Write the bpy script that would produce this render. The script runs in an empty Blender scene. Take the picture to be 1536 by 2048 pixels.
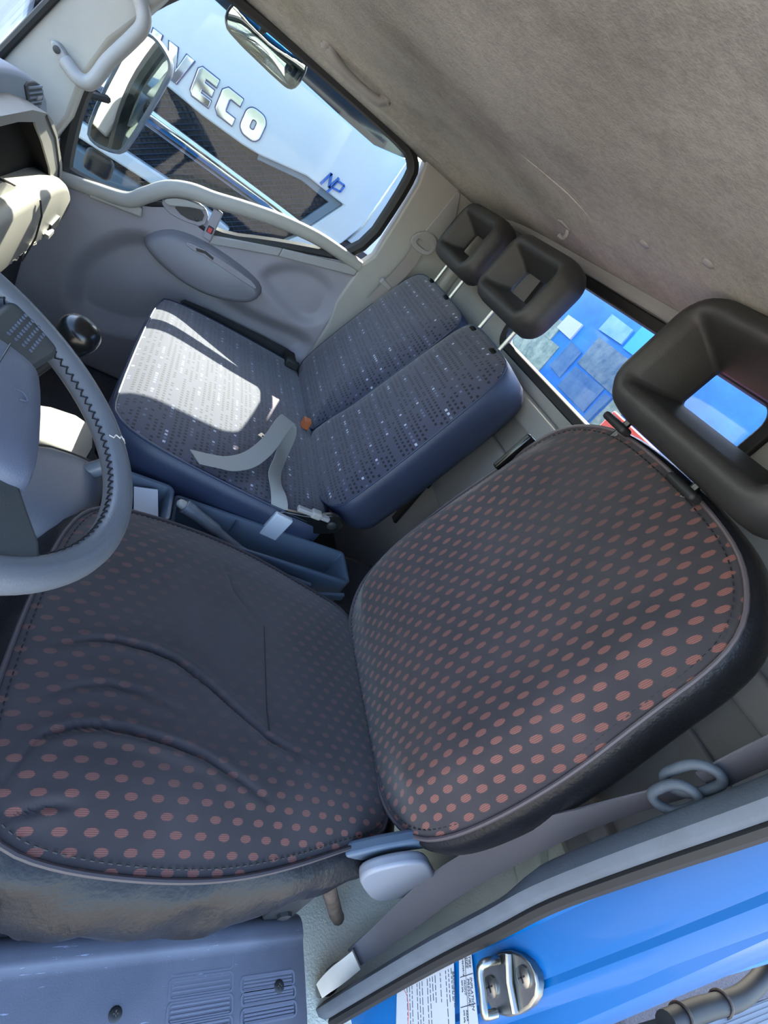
import bpy, bmesh, math, random
from mathutils import Vector, Matrix
random.seed(7)
C = bpy.context.scene.collection
sc = bpy.context.scene

# ------------------------------------------------------------------ camera
X_, Y_, Z_ = Vector((-.2017, -.6450, .7364)), Vector((-.7961, -.3297, -.5074)), Vector((.5701, -.6888, -.4474))
cam_d = bpy.data.cameras.new('camera'); cam = bpy.data.objects.new('camera', cam_d); C.objects.link(cam)
CAM = Vector((-.515, .613, 1.137))
right = Vector((X_.x, Y_.x, Z_.x)); down = Vector((X_.y, Y_.y, Z_.y)); fwd = Vector((X_.z, Y_.z, Z_.z))
up = -down; back = -fwd
cam.matrix_world = Matrix(((right.x, up.x, back.x, CAM.x), (right.y, up.y, back.y, CAM.y), (right.z, up.z, back.z, CAM.z), (0, 0, 0, 1)))
cam_d.sensor_fit = 'VERTICAL'; cam_d.angle = 2 * math.atan(1024 / 1015.); cam_d.clip_start = .01
sc.camera = cam

# ------------------------------------------------------------------ light
SUN = Vector((.84, -.26, .77)).normalized()
w = bpy.data.worlds.new('world'); sc.world = w; w.use_nodes = True
nt = w.node_tree; bg = nt.nodes['Background']
sky = nt.nodes.new('ShaderNodeTexSky'); sky.sky_type = 'NISHITA'; sky.sun_disc = False
sky.sun_elevation = math.asin(SUN.z); sky.sun_rotation = math.atan2(SUN.x, SUN.y)
sky.air_density = 1.0; sky.dust_density = 1.6; sky.ozone_density = 1.0
nt.links.new(sky.outputs[0], bg.inputs[0]); bg.inputs[1].default_value = .30
sl = bpy.data.lights.new('sun', 'SUN'); sl.energy = 8.8; sl.angle = math.radians(.55); sl.color = (1, .90, .76)
so = bpy.data.objects.new('sun', sl); C.objects.link(so); so.location = (12, -2, 11)
so.rotation_euler = SUN.to_track_quat('Z', 'Y').to_euler()
sc.view_settings.view_transform = 'Standard'; sc.view_settings.look = 'None'
sc.view_settings.gamma = 1; sc.view_settings.use_curve_mapping = False
sc.view_settings.exposure = 2.25

# ------------------------------------------------------------------ materials
def lin(c):
    f = lambda v: v / 12.92 if v <= .04045 else ((v + .055) / 1.055) ** 2.4
    return tuple(f(v / 255.) for v in c) + (1,)
class NT:
    def __init__(s, name):
        s.m = bpy.data.materials.new(name); s.m.use_nodes = True; s.t = s.m.node_tree
        s.b = s.t.nodes['Principled BSDF']; s.out = s.t.nodes['Material Output']
    def n(s, t, **k):
        x = s.t.nodes.new(t)
        for a, v in k.items(): setattr(x, a, v)
        return x
    def l(s, a, b): s.t.links.new(a, b)
    def math(s, op, a, b=None, c=None):
        x = s.n('ShaderNodeMath', operation=op)
        for i, v in enumerate((a, b, c)):
            if v is None: continue
            if isinstance(v, (int, float)): x.inputs[i].default_value = v
            else: s.l(v, x.inputs[i])
        return x.outputs[0]
    def mix(s, f, a, b):
        x = s.n('ShaderNodeMix', data_type='RGBA')
        for i, v in ((0, f), (6, a), (7, b)):
            if isinstance(v, (int, float, tuple)): x.inputs[i].default_value = v
            else: s.l(v, x.inputs[i])
        return x.outputs[2]
    def noise(s, scale, detail=3, rough=.55, vec=None):
        x = s.n('ShaderNodeTexNoise'); x.inputs['Scale'].default_value = scale; x.inputs['Detail'].default_value = detail
        x.inputs['Roughness'].default_value = rough
        s.l(vec if vec is not None else s.n('ShaderNodeTexCoord').outputs['Object'], x.inputs['Vector'])
        return x.outputs['Fac']
    def ramp(s, f, stops):
        x = s.n('ShaderNodeValToRGB'); s.l(f, x.inputs[0]); e = x.color_ramp.elements
        while len(e) < len(stops): e.new(.5)
        for i, (p, c) in enumerate(stops):
            e[i].position = p; e[i].color = c if len(c) == 4 else tuple(c) + (1,)
        return x.outputs[0]
    def bump(s, h, strength, dist=.002):
        x = s.n('ShaderNodeBump'); x.inputs['Strength'].default_value = strength; x.inputs['Distance'].default_value = dist
        s.l(h, x.inputs['Height']); s.l(x.outputs[0], s.b.inputs['Normal'])
def mat(name, col, rough=.5, metal=0, spec=.5, var=0, vscale=8, bump=0, bscale=300, bdist=.001, coat=0):
    k = NT(name); c = lin(col)
    k.b.inputs['Roughness'].default_value = rough; k.b.inputs['Metallic'].default_value = metal
    k.b.inputs['Specular IOR Level'].default_value = spec; k.b.inputs['Coat Weight'].default_value = coat
    if var:
        f = k.noise(vscale, 4)
        a = tuple(max(0, v * (1 - var)) for v in c[:3]) + (1,); b = tuple(v * (1 + var) for v in c[:3]) + (1,)
        k.l(k.ramp(f, [(.3, a), (.7, b)]), k.b.inputs['Base Color'])
    else: k.b.inputs['Base Color'].default_value = c
    if bump: k.bump(k.noise(bscale, 2), bump, bdist)
    return k.m
M = {}
M['trim'] = mat('trim_plastic', (142, 140, 139), .55, var=.05, bump=.25, bscale=700)
M['trim_light'] = mat('trim_light', (150, 147, 141), .5, var=.05, bump=.2, bscale=700)
M['door'] = mat('door_plastic', (138, 134, 140), .5, var=.05, bump=.25, bscale=700)
M['dash'] = mat('dash_plastic', (132, 128, 120), .4, var=.06, bump=.2, bscale=500)
M['dash_pad'] = mat('dash_pad', (112, 120, 134), .5, var=.04, bump=.2, bscale=600)
M['dark'] = mat('dark_plastic', (34, 36, 38), .5)
M['black'] = mat('black_rubber', (22, 22, 24), .6)
M['blackgloss'] = mat('black_gloss', (16, 18, 18), .26, coat=.1)
M['leather'] = mat('black_leather', (28, 28, 31), .36, spec=.26, var=.15, vscale=20, bump=.5, bscale=160, bdist=.0015)
M['headrest'] = mat('headrest_foam', (44, 44, 44), .5, var=.12, vscale=14, bump=.25, bscale=500)
M['navy'] = mat('navy_vinyl', (44, 52, 74), .5, var=.1, bump=.3, bscale=350)
M['blue'] = mat('blue_paint', (0, 88, 150), .3, spec=.35, coat=.12)
M['steel'] = mat('zinc_steel', (150, 150, 145), .32, metal=1, var=.15, vscale=30)
M['chrome'] = mat('chrome', (225, 228, 232), .06, metal=1)
M['wheel'] = mat('wheel_leather', (98, 102, 108), .38, var=.06, vscale=12, bump=.3, bscale=420)
M['wheel_dark'] = mat('wheel_spoke_rubber', (62, 66, 66), .55, bump=.3, bscale=400)
M['hub'] = mat('hub_plastic', (92, 98, 114), .45, bump=.3, bscale=600)
M['console'] = mat('console_plastic', (70, 84, 100), .45, bump=.15, bscale=500)
M['console_dark'] = mat('console_grain', (82, 86, 96), .5, bump=.6, bscale=260)
M['bay'] = mat('bay_shade_black', (10, 11, 12), .9, spec=.1)
M['vinyl'] = mat('floor_vinyl', (214, 213, 195), .3, var=.08, bump=.7, bscale=230, bdist=.002)
M['mat_dark'] = mat('dark_carpet', (62, 62, 66), .9, var=.2, vscale=60, bump=.6, bscale=400)
M['belt'] = mat('belt_grey', (94, 91, 96), .6, bump=.5, bscale=900)
M['belt_light'] = mat('belt_light', (136, 137, 136), .6, bump=.5, bscale=900)
M['belt_beige'] = mat('belt_beige', (132, 124, 120), .6, bump=.5, bscale=900)
M['cream'] = mat('cream_plastic', (205, 196, 182), .5, var=.06, vscale=30)
M['lever'] = mat('lever_plastic', (124, 128, 138), .4)
M['seal'] = mat('seal_grey', (72, 79, 88), .6, var=.12, vscale=25, bump=.4, bscale=300)
M['paper'] = mat('paper', (184, 188, 194), .7)
M['white'] = mat('white_paint', (186, 195, 200), .25, coat=.4)
M['grille'] = mat('grille_black', (22, 28, 36), .5)
M['mesh'] = mat('grille_mesh', (32, 46, 66), .45)
M['outline'] = mat('letter_edge', (52, 66, 110), .4)
M['badge'] = mat('badge_blue', (22, 92, 170), .4)
M['mirror'] = mat('mirror_glass', (235, 238, 238), .02, metal=1)
M['tint'] = mat('windscreen_dark', (28, 36, 44), .08, coat=.5)
M['red'] = mat('red_plastic', (226, 92, 88), .5)
M['rust'] = mat('rusty_steel', (74, 62, 54), .6, var=.5, vscale=50)
M['alu'] = mat('aluminium', (190, 196, 205), .3, metal=1)
M['orange'] = mat('orange_tag', (170, 90, 50), .6)

def fabric_dots(name='dotted_fabric', A=.0047, B=.0083):
    k = NT(name); uv = k.n('ShaderNodeTexCoord').outputs['UV']
    sep = k.n('ShaderNodeSeparateXYZ'); k.l(uv, sep.inputs[0])
    PX, PY = .0355, .0325
    def lat(ox, oy):
        x = k.math('SUBTRACT', k.math('FRACT', k.math('ADD', k.math('DIVIDE', sep.outputs[0], PX), ox)), .5)
        y = k.math('SUBTRACT', k.math('FRACT', k.math('ADD', k.math('DIVIDE', sep.outputs[1], PY), oy)), .5)
        x = k.math('MULTIPLY', x, PX / A); y = k.math('MULTIPLY', y, PY / B)
        return k.math('SQRT', k.math('ADD', k.math('MULTIPLY', x, x), k.math('MULTIPLY', y, y)))
    d = k.math('MINIMUM', lat(0, 0), lat(.5, .5))
    f = k.noise(900, 2, vec=uv)
    d = k.math('ADD', d, k.math('MULTIPLY', k.math('SUBTRACT', f, .5), .5))
    dot = k.ramp(d, [(.86, (1, 1, 1)), (1.0, (0, 0, 0))])
    at = k.n('ShaderNodeAttribute', attribute_name='wear')
    wear = k.math('MULTIPLY', at.outputs['Fac'], 1.0)
    big = k.noise(7, 4, vec=uv)
    fade = k.math('SUBTRACT', 1.0, k.math('MULTIPLY', wear, k.math('ADD', .66, k.math('MULTIPLY', big, .5))))
    fac = k.math('MULTIPLY', k.n('ShaderNodeSeparateColor').outputs[0], 1) if False else None
    s2 = k.n('ShaderNodeRGBToBW'); k.l(dot, s2.inputs[0])
    fac = k.math('MULTIPLY', s2.outputs[0], fade); fac.node.use_clamp = True
    base = k.ramp(big, [(.3, lin((40, 36, 39))), (.7, lin((52, 47, 50)))])
    # twill lines
    wv = k.n('ShaderNodeTexWave', wave_type='BANDS'); wv.inputs['Scale'].default_value = 160; wv.inputs['Distortion'].default_value = 1
    k.l(uv, wv.inputs['Vector'])
    dc = k.mix(wv.outputs['Fac'], lin((90, 54, 47)), lin((122, 77, 69)))
    k.l(k.mix(fac, base, dc), k.b.inputs['Base Color'])
    k.b.inputs['Roughness'].default_value = .75; k.b.inputs['Specular IOR Level'].default_value = .3
    k.b.inputs['Sheen Weight'].default_value = .22; k.b.inputs['Sheen Roughness'].default_value = .5
    hh = k.math('ADD', k.math('MULTIPLY', k.noise(1400, 2, vec=uv), .6), k.math('MULTIPLY', s2.outputs[0], .6))
    k.bump(hh, .35, .0008)
    return k.m
M['dots'] = fabric_dots(); M['dots_back'] = fabric_dots('dotted_fabric_back', .0044, .0104)
def fabric_bench():
    k = NT('bench_fabric'); uv = k.n('ShaderNodeTexCoord').outputs['UV']
    sep = k.n('ShaderNodeSeparateXYZ'); k.l(uv, sep.inputs[0])
    PX, PY = .0135, .0115
    u = k.math('DIVIDE', sep.outputs[1], PX); v = k.math('DIVIDE', sep.outputs[0], PY)
    rowid = k.math('FLOOR', u)
    v = k.math('ADD', v, k.math('MULTIPLY', k.math('MODULO', rowid, 2.0), .5))
    cx = k.math('FLOOR', u); cy = k.math('FLOOR', v)
    fx = k.math('ABSOLUTE', k.math('SUBTRACT', k.math('FRACT', u), .5)); fy = k.math('ABSOLUTE', k.math('SUBTRACT', k.math('FRACT', v), .5))
    sq = k.math('MULTIPLY', k.math('LESS_THAN', fx, .24), k.math('LESS_THAN', fy, .27))
    cmb = k.n('ShaderNodeCombineXYZ'); k.l(cx, cmb.inputs[0]); k.l(cy, cmb.inputs[1])
    wn = k.n('ShaderNodeTexWhiteNoise', noise_dimensions='2D'); k.l(cmb.outputs[0], wn.inputs['Vector'])
    wn1 = k.n('ShaderNodeTexWhiteNoise', noise_dimensions='1D'); k.l(k.math('ADD', k.math('MODULO', rowid, 5.0), 3.3), wn1.inputs['W'])
    r = wn.outputs['Value']
    rowdark = k.math('LESS_THAN', k.math('MODULO', k.math('ADD', rowid, 1000.0), 4.0), 2.5)
    isdark = k.math('MULTIPLY', k.math('MULTIPLY', sq, rowdark), k.math('GREATER_THAN', r, .22))
    islight = k.math('MULTIPLY', k.math('MULTIPLY', sq, k.math('SUBTRACT', 1.0, rowdark)), k.math('GREATER_THAN', r, .89))
    mid = k.math('MULTIPLY', k.math('MULTIPLY', sq, k.math('SUBTRACT', 1.0, rowdark)), k.math('LESS_THAN', r, .25))
    n = k.noise(500, 3, vec=uv)
    base = k.ramp(n, [(.3, lin((44, 45, 60))), (.7, lin((66, 67, 84)))])
    c = k.mix(isdark, base, lin((16, 17, 27))); c = k.mix(mid, c, lin((88, 92, 112))); c = k.mix(islight, c, lin((160, 165, 178)))
    k.l(c, k.b.inputs['Base Color']); k.b.inputs['Roughness'].default_value = .8; k.b.inputs['Specular IOR Level'].default_value = .3
    k.b.inputs['Sheen Weight'].default_value = .3
    k.bump(n, .3, .0008)
    return k.m
M['bench'] = fabric_bench()
def headliner():
    k = NT('headliner_felt')
    a = k.noise(2.2, 5, .6); b = k.noise(260, 3, .6); cgr = k.noise(70, 4, .6); d = k.noise(5.5, 3)
    c1 = k.ramp(a, [(.32, lin((138, 134, 127))), (.5, lin((168, 164, 156))), (.68, lin((182, 178, 169)))])
    c2 = k.mix(k.ramp(d, [(.58, (0, 0, 0)), (.75, (.35, .35, .35))]), c1, lin((158, 154, 134)))
    s = k.n('ShaderNodeMix', data_type='RGBA', blend_type='MULTIPLY'); s.inputs[0].default_value = 1
    k.l(c2, s.inputs[6]); k.l(k.ramp(k.math('ADD', k.math('MULTIPLY', b, .5), k.math('MULTIPLY', cgr, .5)), [(.35, (.78, .78, .78)), (.62, (1.08, 1.08, 1.08))]), s.inputs[7])
    k.l(s.outputs[2], k.b.inputs['Base Color']); k.b.inputs['Roughness'].default_value = .95; k.b.inputs['Specular IOR Level'].default_value = .1
    k.bump(b, .5, .002)
    return k.m
M['headliner'] = headliner()
def sillmat():
    k = NT('sill_plastic')
    tc = k.n('ShaderNodeTexCoord').outputs['Object']
    mp = k.n('ShaderNodeMapping'); mp.inputs['Scale'].default_value = (60, 5, 1); mp.inputs['Rotation'].default_value = (0, 0, .55); k.l(tc, mp.inputs[0])
    s = k.noise(3, 5, .7, vec=mp.outputs[0]); g = k.noise(9, 4, vec=tc)
    sc_ = k.math('MULTIPLY', k.math('GREATER_THAN', s, .64), k.math('GREATER_THAN', g, .52))
    base = k.ramp(g, [(.3, lin((92, 95, 106))), (.7, lin((106, 109, 120)))])
    k.l(k.mix(sc_, base, lin((150, 156, 174))), k.b.inputs['Base Color'])
    k.b.inputs['Roughness'].default_value = .45; k.bump(k.noise(600, 2), .15, .001)
    return k.m
M['sill'] = sillmat()
def glassmat(name, tint, gloss=.06):
    k = NT(name); k.t.nodes.remove(k.b)
    tr = k.n('ShaderNodeBsdfTransparent'); tr.inputs[0].default_value = tint
    gl = k.n('ShaderNodeBsdfGlossy'); gl.inputs['Roughness'].default_value = .03
    fr = k.n('ShaderNodeFresnel'); ge = k.n('ShaderNodeNewGeometry')
    k.l(k.math('ADD', 1.45, k.math('MULTIPLY', ge.outputs['Backfacing'], 1 / 1.45 - 1.45)), fr.inputs[0])   # no internal reflection in a thin pane
    mx = k.n('ShaderNodeMixShader'); k.l(k.math('MULTIPLY', fr.outputs[0], .55), mx.inputs[0]); k.l(tr.outputs[0], mx.inputs[1]); k.l(gl.outputs[0], mx.inputs[2])
    k.l(mx.outputs[0], k.out.inputs[0]); return k.m
M['glass'] = glassmat('window_glass', (.76, .81, .81, 1))
M['glass_clear'] = glassmat('clear_glass', (.95, .97, .97, 1))
def ground():
    k = NT('asphalt'); a = k.noise(1.2, 5); b = k.noise(220, 3)
    c = k.ramp(a, [(.3, lin((146, 139, 128))), (.7, lin((172, 164, 150)))])
    s = k.n('ShaderNodeMix', data_type='RGBA', blend_type='MULTIPLY'); s.inputs[0].default_value = 1
    k.l(c, s.inputs[6]); k.l(k.ramp(b, [(.35, (.55, .55, .55)), (.65, (1.15, 1.15, 1.15))]), s.inputs[7])
    k.l(s.outputs[2], k.b.inputs['Base Color']); k.b.inputs['Roughness'].default_value = .9; k.bump(b, .6, .01); return k.m
M['ground'] = ground()
def mottled(name, c1, c2, scale):
    k = NT(name); n = k.noise(scale, 6, .7)
    k.l(k.ramp(n, [(.35, lin(c1)), (.65, lin(c2))]), k.b.inputs['Base Color']); k.b.inputs['Roughness'].default_value = .4
    return k.m
M['cargo_blue'] = mottled('cargo_blue', (24, 104, 190), (40, 128, 212), 6)
M['cargo_cyan'] = mottled('cargo_cyan', (52, 158, 226), (70, 170, 235), 6)
M['cargo_pale'] = mottled('cargo_pale', (90, 150, 205), (150, 185, 215), 5)
M['cargo_grey'] = mottled('cargo_grey', (62, 96, 126), (112, 134, 146), 26)
M['cargo_slate'] = mottled('cargo_slate', (48, 96, 148), (86, 124, 160), 16)
M['cargo_greygreen'] = mottled('cargo_greygreen', (98, 122, 118), (150, 168, 156), 30)

# ------------------------------------------------------------------ mesh helpers
class MB:
    def __init__(s): s.v = []; s.f = []; s.uv = {}; s.w = {}
    def add(s, vs, fs, uv=None, wear=None):
        o = len(s.v); s.v += [Vector(p) for p in vs]; s.f += [tuple(i + o for i in f) for f in fs]
        if uv:
            for i, q in enumerate(uv): s.uv[o + i] = q
        if wear:
            for i, q in enumerate(wear): s.w[o + i] = q
        return s
    def box(s, a, b, rot=None, piv=None):
        vs = [Vector((x, y, z)) for x in (a[0], b[0]) for y in (a[1], b[1]) for z in (a[2], b[2])]
        if rot:
            c = Vector(piv) if piv else (Vector(a) + Vector(b)) / 2
            vs = [c + rot @ (p - c) for p in vs]
        return s.add(vs, [(0, 1, 3, 2), (4, 6, 7, 5), (0, 4, 5, 1), (2, 3, 7, 6), (0, 2, 6, 4), (1, 5, 7, 3)])
    def tube(s, path, r, n=10, closed=False, flat=None):
        P = [Vector(p) for p in path]; m = len(P)
        R = r if isinstance(r, (list, tuple)) else [r] * m
        T = []
        for i in range(m):
            a = P[(i - 1) % m] if closed or i > 0 else P[i]; b = P[(i + 1) % m] if closed or i < m - 1 else P[i]
            T.append((b - a).normalized())
        ref = Vector((0, 0, 1)) if abs(T[0].z) < .9 else Vector((1, 0, 0))
        u = T[0].cross(ref).normalized(); vs = []
        for i in range(m):
            u = (u - T[i] * u.dot(T[i])).normalized(); v2 = T[i].cross(u)
            for j in range(n):
                a = 2 * math.pi * j / n; vs.append(P[i] + R[i] * (math.cos(a) * u + math.sin(a) * v2))
        fs = []
        for i in range(m if closed else m - 1):
            for j in range(n):
                a = i * n + j; b = i * n + (j + 1) % n; i2 = (i + 1) % m
                fs.append((a, b, i2 * n + (j + 1) % n, i2 * n + j))
        if not closed:
            fs.append(tuple(range(n))[::-1]); fs.append(tuple((m - 1) * n + j for j in range(n)))
        return s.add(vs, fs)
    def prism(s, poly, fr, d0, d1):
        """poly: 2-D points in frame fr=(O,U,V,N), extruded from d0 to d1 along N"""
        O, U, V, N = fr; n = len(poly)
        vs = [O + U * p[0] + V * p[1] + N * d0 for p in poly] + [O + U * p[0] + V * p[1] + N * d1 for p in poly]
        fs = [tuple(range(n))[::-1], tuple(range(n, 2 * n))] + [(i, (i + 1) % n, n + (i + 1) % n, n + i) for i in range(n)]
        return s.add(vs, fs)
    def loft(s, rings, closed=True, cap0=False, cap1=False, uv=None):
        n = len(rings[0]); vs = [p for r in rings for p in r]; fs = []
        for i in range(len(rings) - 1):
            for j in range(n if closed else n - 1):
                fs.append((i * n + j, i * n + (j + 1) % n, (i + 1) * n + (j + 1) % n, (i + 1) * n + j))
        if cap0: fs.append(tuple(range(n))[::-1])
        if cap1: fs.append(tuple((len(rings) - 1) * n + j for j in range(n)))
        return s.add(vs, fs, uv)
    def grid(s, nu, nv, fn, uvfn=None, wfn=None):
        vs = []; uv = []; wr = []
        for i in range(nu + 1):
            for j in range(nv + 1):
                vs.append(fn(i / nu, j / nv))
                if uvfn: uv.append(uvfn(i / nu, j / nv))
                if wfn: wr.append(wfn(i / nu, j / nv))
        fs = [(i * (nv + 1) + j, (i + 1) * (nv + 1) + j, (i + 1) * (nv + 1) + j + 1, i * (nv + 1) + j + 1) for i in range(nu) for j in range(nv)]
        return s.add(vs, fs, uv or None, wr or None)
    def ring(s, outer, inner, fr, d0, d1):
        """frame between two loops of equal length"""
        O, U, V, N = fr; P = lambda p, d: O + U * p[0] + V * p[1] + N * d
        return s.loft([[P(p, d0) for p in inner], [P(p, d1) for p in inner], [P(p, d1) for p in outer], [P(p, d0) for p in outer], [P(p, d0) for p in inner]])
    def lathe(s, prof, c, axis, n=24):
        a = Vector(axis).normalized(); t = Vector((1, 0, 0)) if abs(a.x) < .9 else Vector((0, 1, 0))
        u = a.cross(t).normalized(); v = a.cross(u); c = Vector(c)
        rings = [[c + a * h + (u * math.cos(2 * math.pi * j / n) + v * math.sin(2 * math.pi * j / n)) * max(r, 1e-5) for j in range(n)] for r, h in prof]
        return s.loft(rings, True, True, True)
    def build(s, name, m, parent=None, bevel=0, seg=2, flat=False, angle=40, sub=0, solid=0):
        me = bpy.data.meshes.new(name)
        off = Vector((0, 0, 0)); q = parent
        while q is not None: off += q.location; q = q.parent
        me.from_pydata([p - off for p in s.v], [], s.f)
        if s.uv:
            l = me.uv_layers.new(name='UVMap')
            for lp in me.loops: l.data[lp.index].uv = s.uv.get(lp.vertex_index, (0, 0))
        if s.w:
            at = me.attributes.new('wear', 'FLOAT', 'POINT')
            for i, val in s.w.items(): at.data[i].value = val
        b = bmesh.new(); b.from_mesh(me); bmesh.ops.recalc_face_normals(b, faces=b.faces); b.to_mesh(me); b.free()
        me.materials.append(m)
        if not flat:
            me.shade_smooth()
            me.set_sharp_from_angle(angle=math.radians(angle))
        o = bpy.data.objects.new(name, me); C.objects.link(o)
        if parent is not None: o.parent = parent
        if bevel:
            md = o.modifiers.new('bevel', 'BEVEL'); md.width = bevel; md.segments = seg; md.limit_method = 'ANGLE'; md.angle_limit = math.radians(35); md.harden_normals = False
            me.shade_smooth()
        if solid:
            md = o.modifiers.new('solid', 'SOLIDIFY'); md.thickness = solid; md.offset = 0
        if sub:
            md = o.modifiers.new('sub', 'SUBSURF'); md.levels = sub; md.render_levels = sub
        return o
def thing(name, label, cat, loc, group=None):
    o = bpy.data.objects.new(name, None); C.objects.link(o); o.location = loc; o.empty_display_size = .05
    o['label'] = label; o['category'] = cat
    if group: o['group'] = group
    return o
def tag(o, label, cat, group=None):
    o['label'] = label; o['category'] = cat
    if group: o['group'] = group
    return o
def struct(o, label=None, cat=None):
    o['kind'] = 'structure'
    if label: o['label'] = label
    if cat: o['category'] = cat
    return o
V3 = Vector
XF = lambda x: (V3((x, 0, 0)), V3((0, 1, 0)), V3((0, 0, 1)), V3((1, 0, 0)))       # 2-D = (y,z)
YF = lambda y: (V3((0, y, 0)), V3((1, 0, 0)), V3((0, 0, 1)), V3((0, 1, 0)))       # 2-D = (x,z)
ZF = lambda z: (V3((0, 0, z)), V3((1, 0, 0)), V3((0, 1, 0)), V3((0, 0, 1)))       # 2-D = (x,y)
def smooth(pts, it=2, closed=True):
    P = [tuple(p) for p in pts]
    for _ in range(it):
        Q = []; n = len(P)
        for i in range(n if closed else n - 1):
            a, b = P[i], P[(i + 1) % n]
            Q.append(tuple(.75 * x + .25 * y for x, y in zip(a, b))); Q.append(tuple(.25 * x + .75 * y for x, y in zip(a, b)))
        if not closed: Q = [P[0]] + Q + [P[-1]]
        P = Q
    return P
def rrect(cx, cy, hw, hh, r, n=6):
    out = []
    for k, (sx, sy) in enumerate(((1, 1), (-1, 1), (-1, -1), (1, -1))):
        for i in range(n + 1):
            a = math.pi / 2 * (k + i / n)
            out.append((cx + sx * (hw - r) + r * math.cos(a), cy + sy * (hh - r) + r * math.sin(a)))
    return out
def resample(poly, n):
    P = [V3((p[0], p[1], 0)) for p in poly]; L = [0]
    for i in range(len(P)): L.append(L[-1] + (P[(i + 1) % len(P)] - P[i]).length)
    out = []; j = 0
    for k in range(n):
        t = L[-1] * k / n
        while L[j + 1] < t: j += 1
        f = (t - L[j]) / max(1e-9, L[j + 1] - L[j]); q = P[j].lerp(P[(j + 1) % len(P)], f); out.append((q.x, q.y))
    return out
def catmull(pts, k=6):
    P = [V3(p) for p in pts]; out = []
    for i in range(len(P) - 1):
        a = P[max(0, i - 1)]; b = P[i]; c = P[i + 1]; d = P[min(len(P) - 1, i + 2)]
        for j in range(k):
            t = j / k
            out.append(.5 * ((2 * b) + (c - a) * t + (2 * a - 5 * b + 4 * c - d) * t * t + (3 * b - a - 3 * c + d) * t ** 3))
    out.append(P[-1]); return out
def sstep(a, b, x):
    t = min(1, max(0, (x - a) / (b - a))); return t * t * (3 - 2 * t)
def seg_dist(p, a, b):
    ax, ay = a; bx, by = b; dx, dy = bx - ax, by - ay
    t = max(0, min(1, ((p[0] - ax) * dx + (p[1] - ay) * dy) / (dx * dx + dy * dy + 1e-12)))
    return math.hypot(p[0] - ax - t * dx, p[1] - ay - t * dy), t
def poly_sdf(p, poly):
    d = 9; ins = False; n = len(poly)
    for i in range(n):
        a, b = poly[i], poly[(i + 1) % n]
        d = min(d, seg_dist(p, a, b)[0])
        if (a[1] > p[1]) != (b[1] > p[1]) and p[0] < (b[0] - a[0]) * (p[1] - a[1]) / (b[1] - a[1]) + a[0]: ins = not ins
    return -d if ins else d
def polar_table(outline, c):
    tab = [0] * 720; P = outline; n = len(P)
    for k in range(720):
        a = 2 * math.pi * k / 720 - math.pi; dx, dy = math.cos(a), math.sin(a); best = 0
        for i in range(n):
            x1, y1 = P[i][0] - c[0], P[i][1] - c[1]; x2, y2 = P[(i + 1) % n][0] - c[0], P[(i + 1) % n][1] - c[1]
            ex, ey = x2 - x1, y2 - y1; den = dx * ey - dy * ex
            if abs(den) < 1e-12: continue
            t = (x1 * ey - y1 * ex) / den; u = (x1 * dy - y1 * dx) / den
            if t > 0 and -1e-6 <= u <= 1 + 1e-6: best = max(best, t)
        tab[k] = best
    def R(a):
        q = (a + math.pi) / (2 * math.pi) * 720; i = int(q) % 720; f = q - int(q)
        return tab[i] * (1 - f) + tab[(i + 1) % 720] * f
    return R
def pillow(mb, outline, fr, hfn, n=60, c=None, wfn=None):
    """disc grid filling an outline, raised along N by hfn(r, x, y)"""
    O, U, V, N = fr
    if c is None: c = (sum(p[0] for p in outline) / len(outline), sum(p[1] for p in outline) / len(outline))
    R = polar_table(outline, c); vs = {}
    def xy(i, j):
        u, v = 2 * i / n - 1, 2 * j / n - 1
        dx, dy = u * math.sqrt(1 - v * v / 2), v * math.sqrt(1 - u * u / 2)
        r = min(1, math.hypot(dx, dy)); a = math.atan2(dy, dx); q = R(a) * r
        return r, c[0] + q * math.cos(a), c[1] + q * math.sin(a)
    T = [[xy(i, j) for j in range(n + 1)] for i in range(n + 1)]
    P = lambda s, t: T[round(s * n)][round(t * n)]
    def pos(s, t):
        r, x, y = P(s, t); return O + U * x + V * y + N * hfn(r, x, y)
    mb.grid(n, n, pos, lambda s, t: (P(s, t)[1] + 2, P(s, t)[2] + 2), (lambda s, t: wfn(*P(s, t))) if wfn else None)
def scale_loop(loop, f):
    cx = sum(p[0] for p in loop) / len(loop); cy = sum(p[1] for p in loop) / len(loop)
    return [(cx + (p[0] - cx) * f, cy + (p[1] - cy) * f) for p in loop]
def offset_loop(loop, d):
    n = len(loop); out = []
    area = sum(loop[i][0] * loop[(i + 1) % n][1] - loop[(i + 1) % n][0] * loop[i][1] for i in range(n)); sg = 1 if area > 0 else -1
    for i in range(n):
        a, b = loop[i - 1], loop[(i + 1) % n]; tx, ty = b[0] - a[0], b[1] - a[1]; L = math.hypot(tx, ty) or 1
        out.append((loop[i][0] + sg * ty / L * d, loop[i][1] - sg * tx / L * d))
    return out
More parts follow.
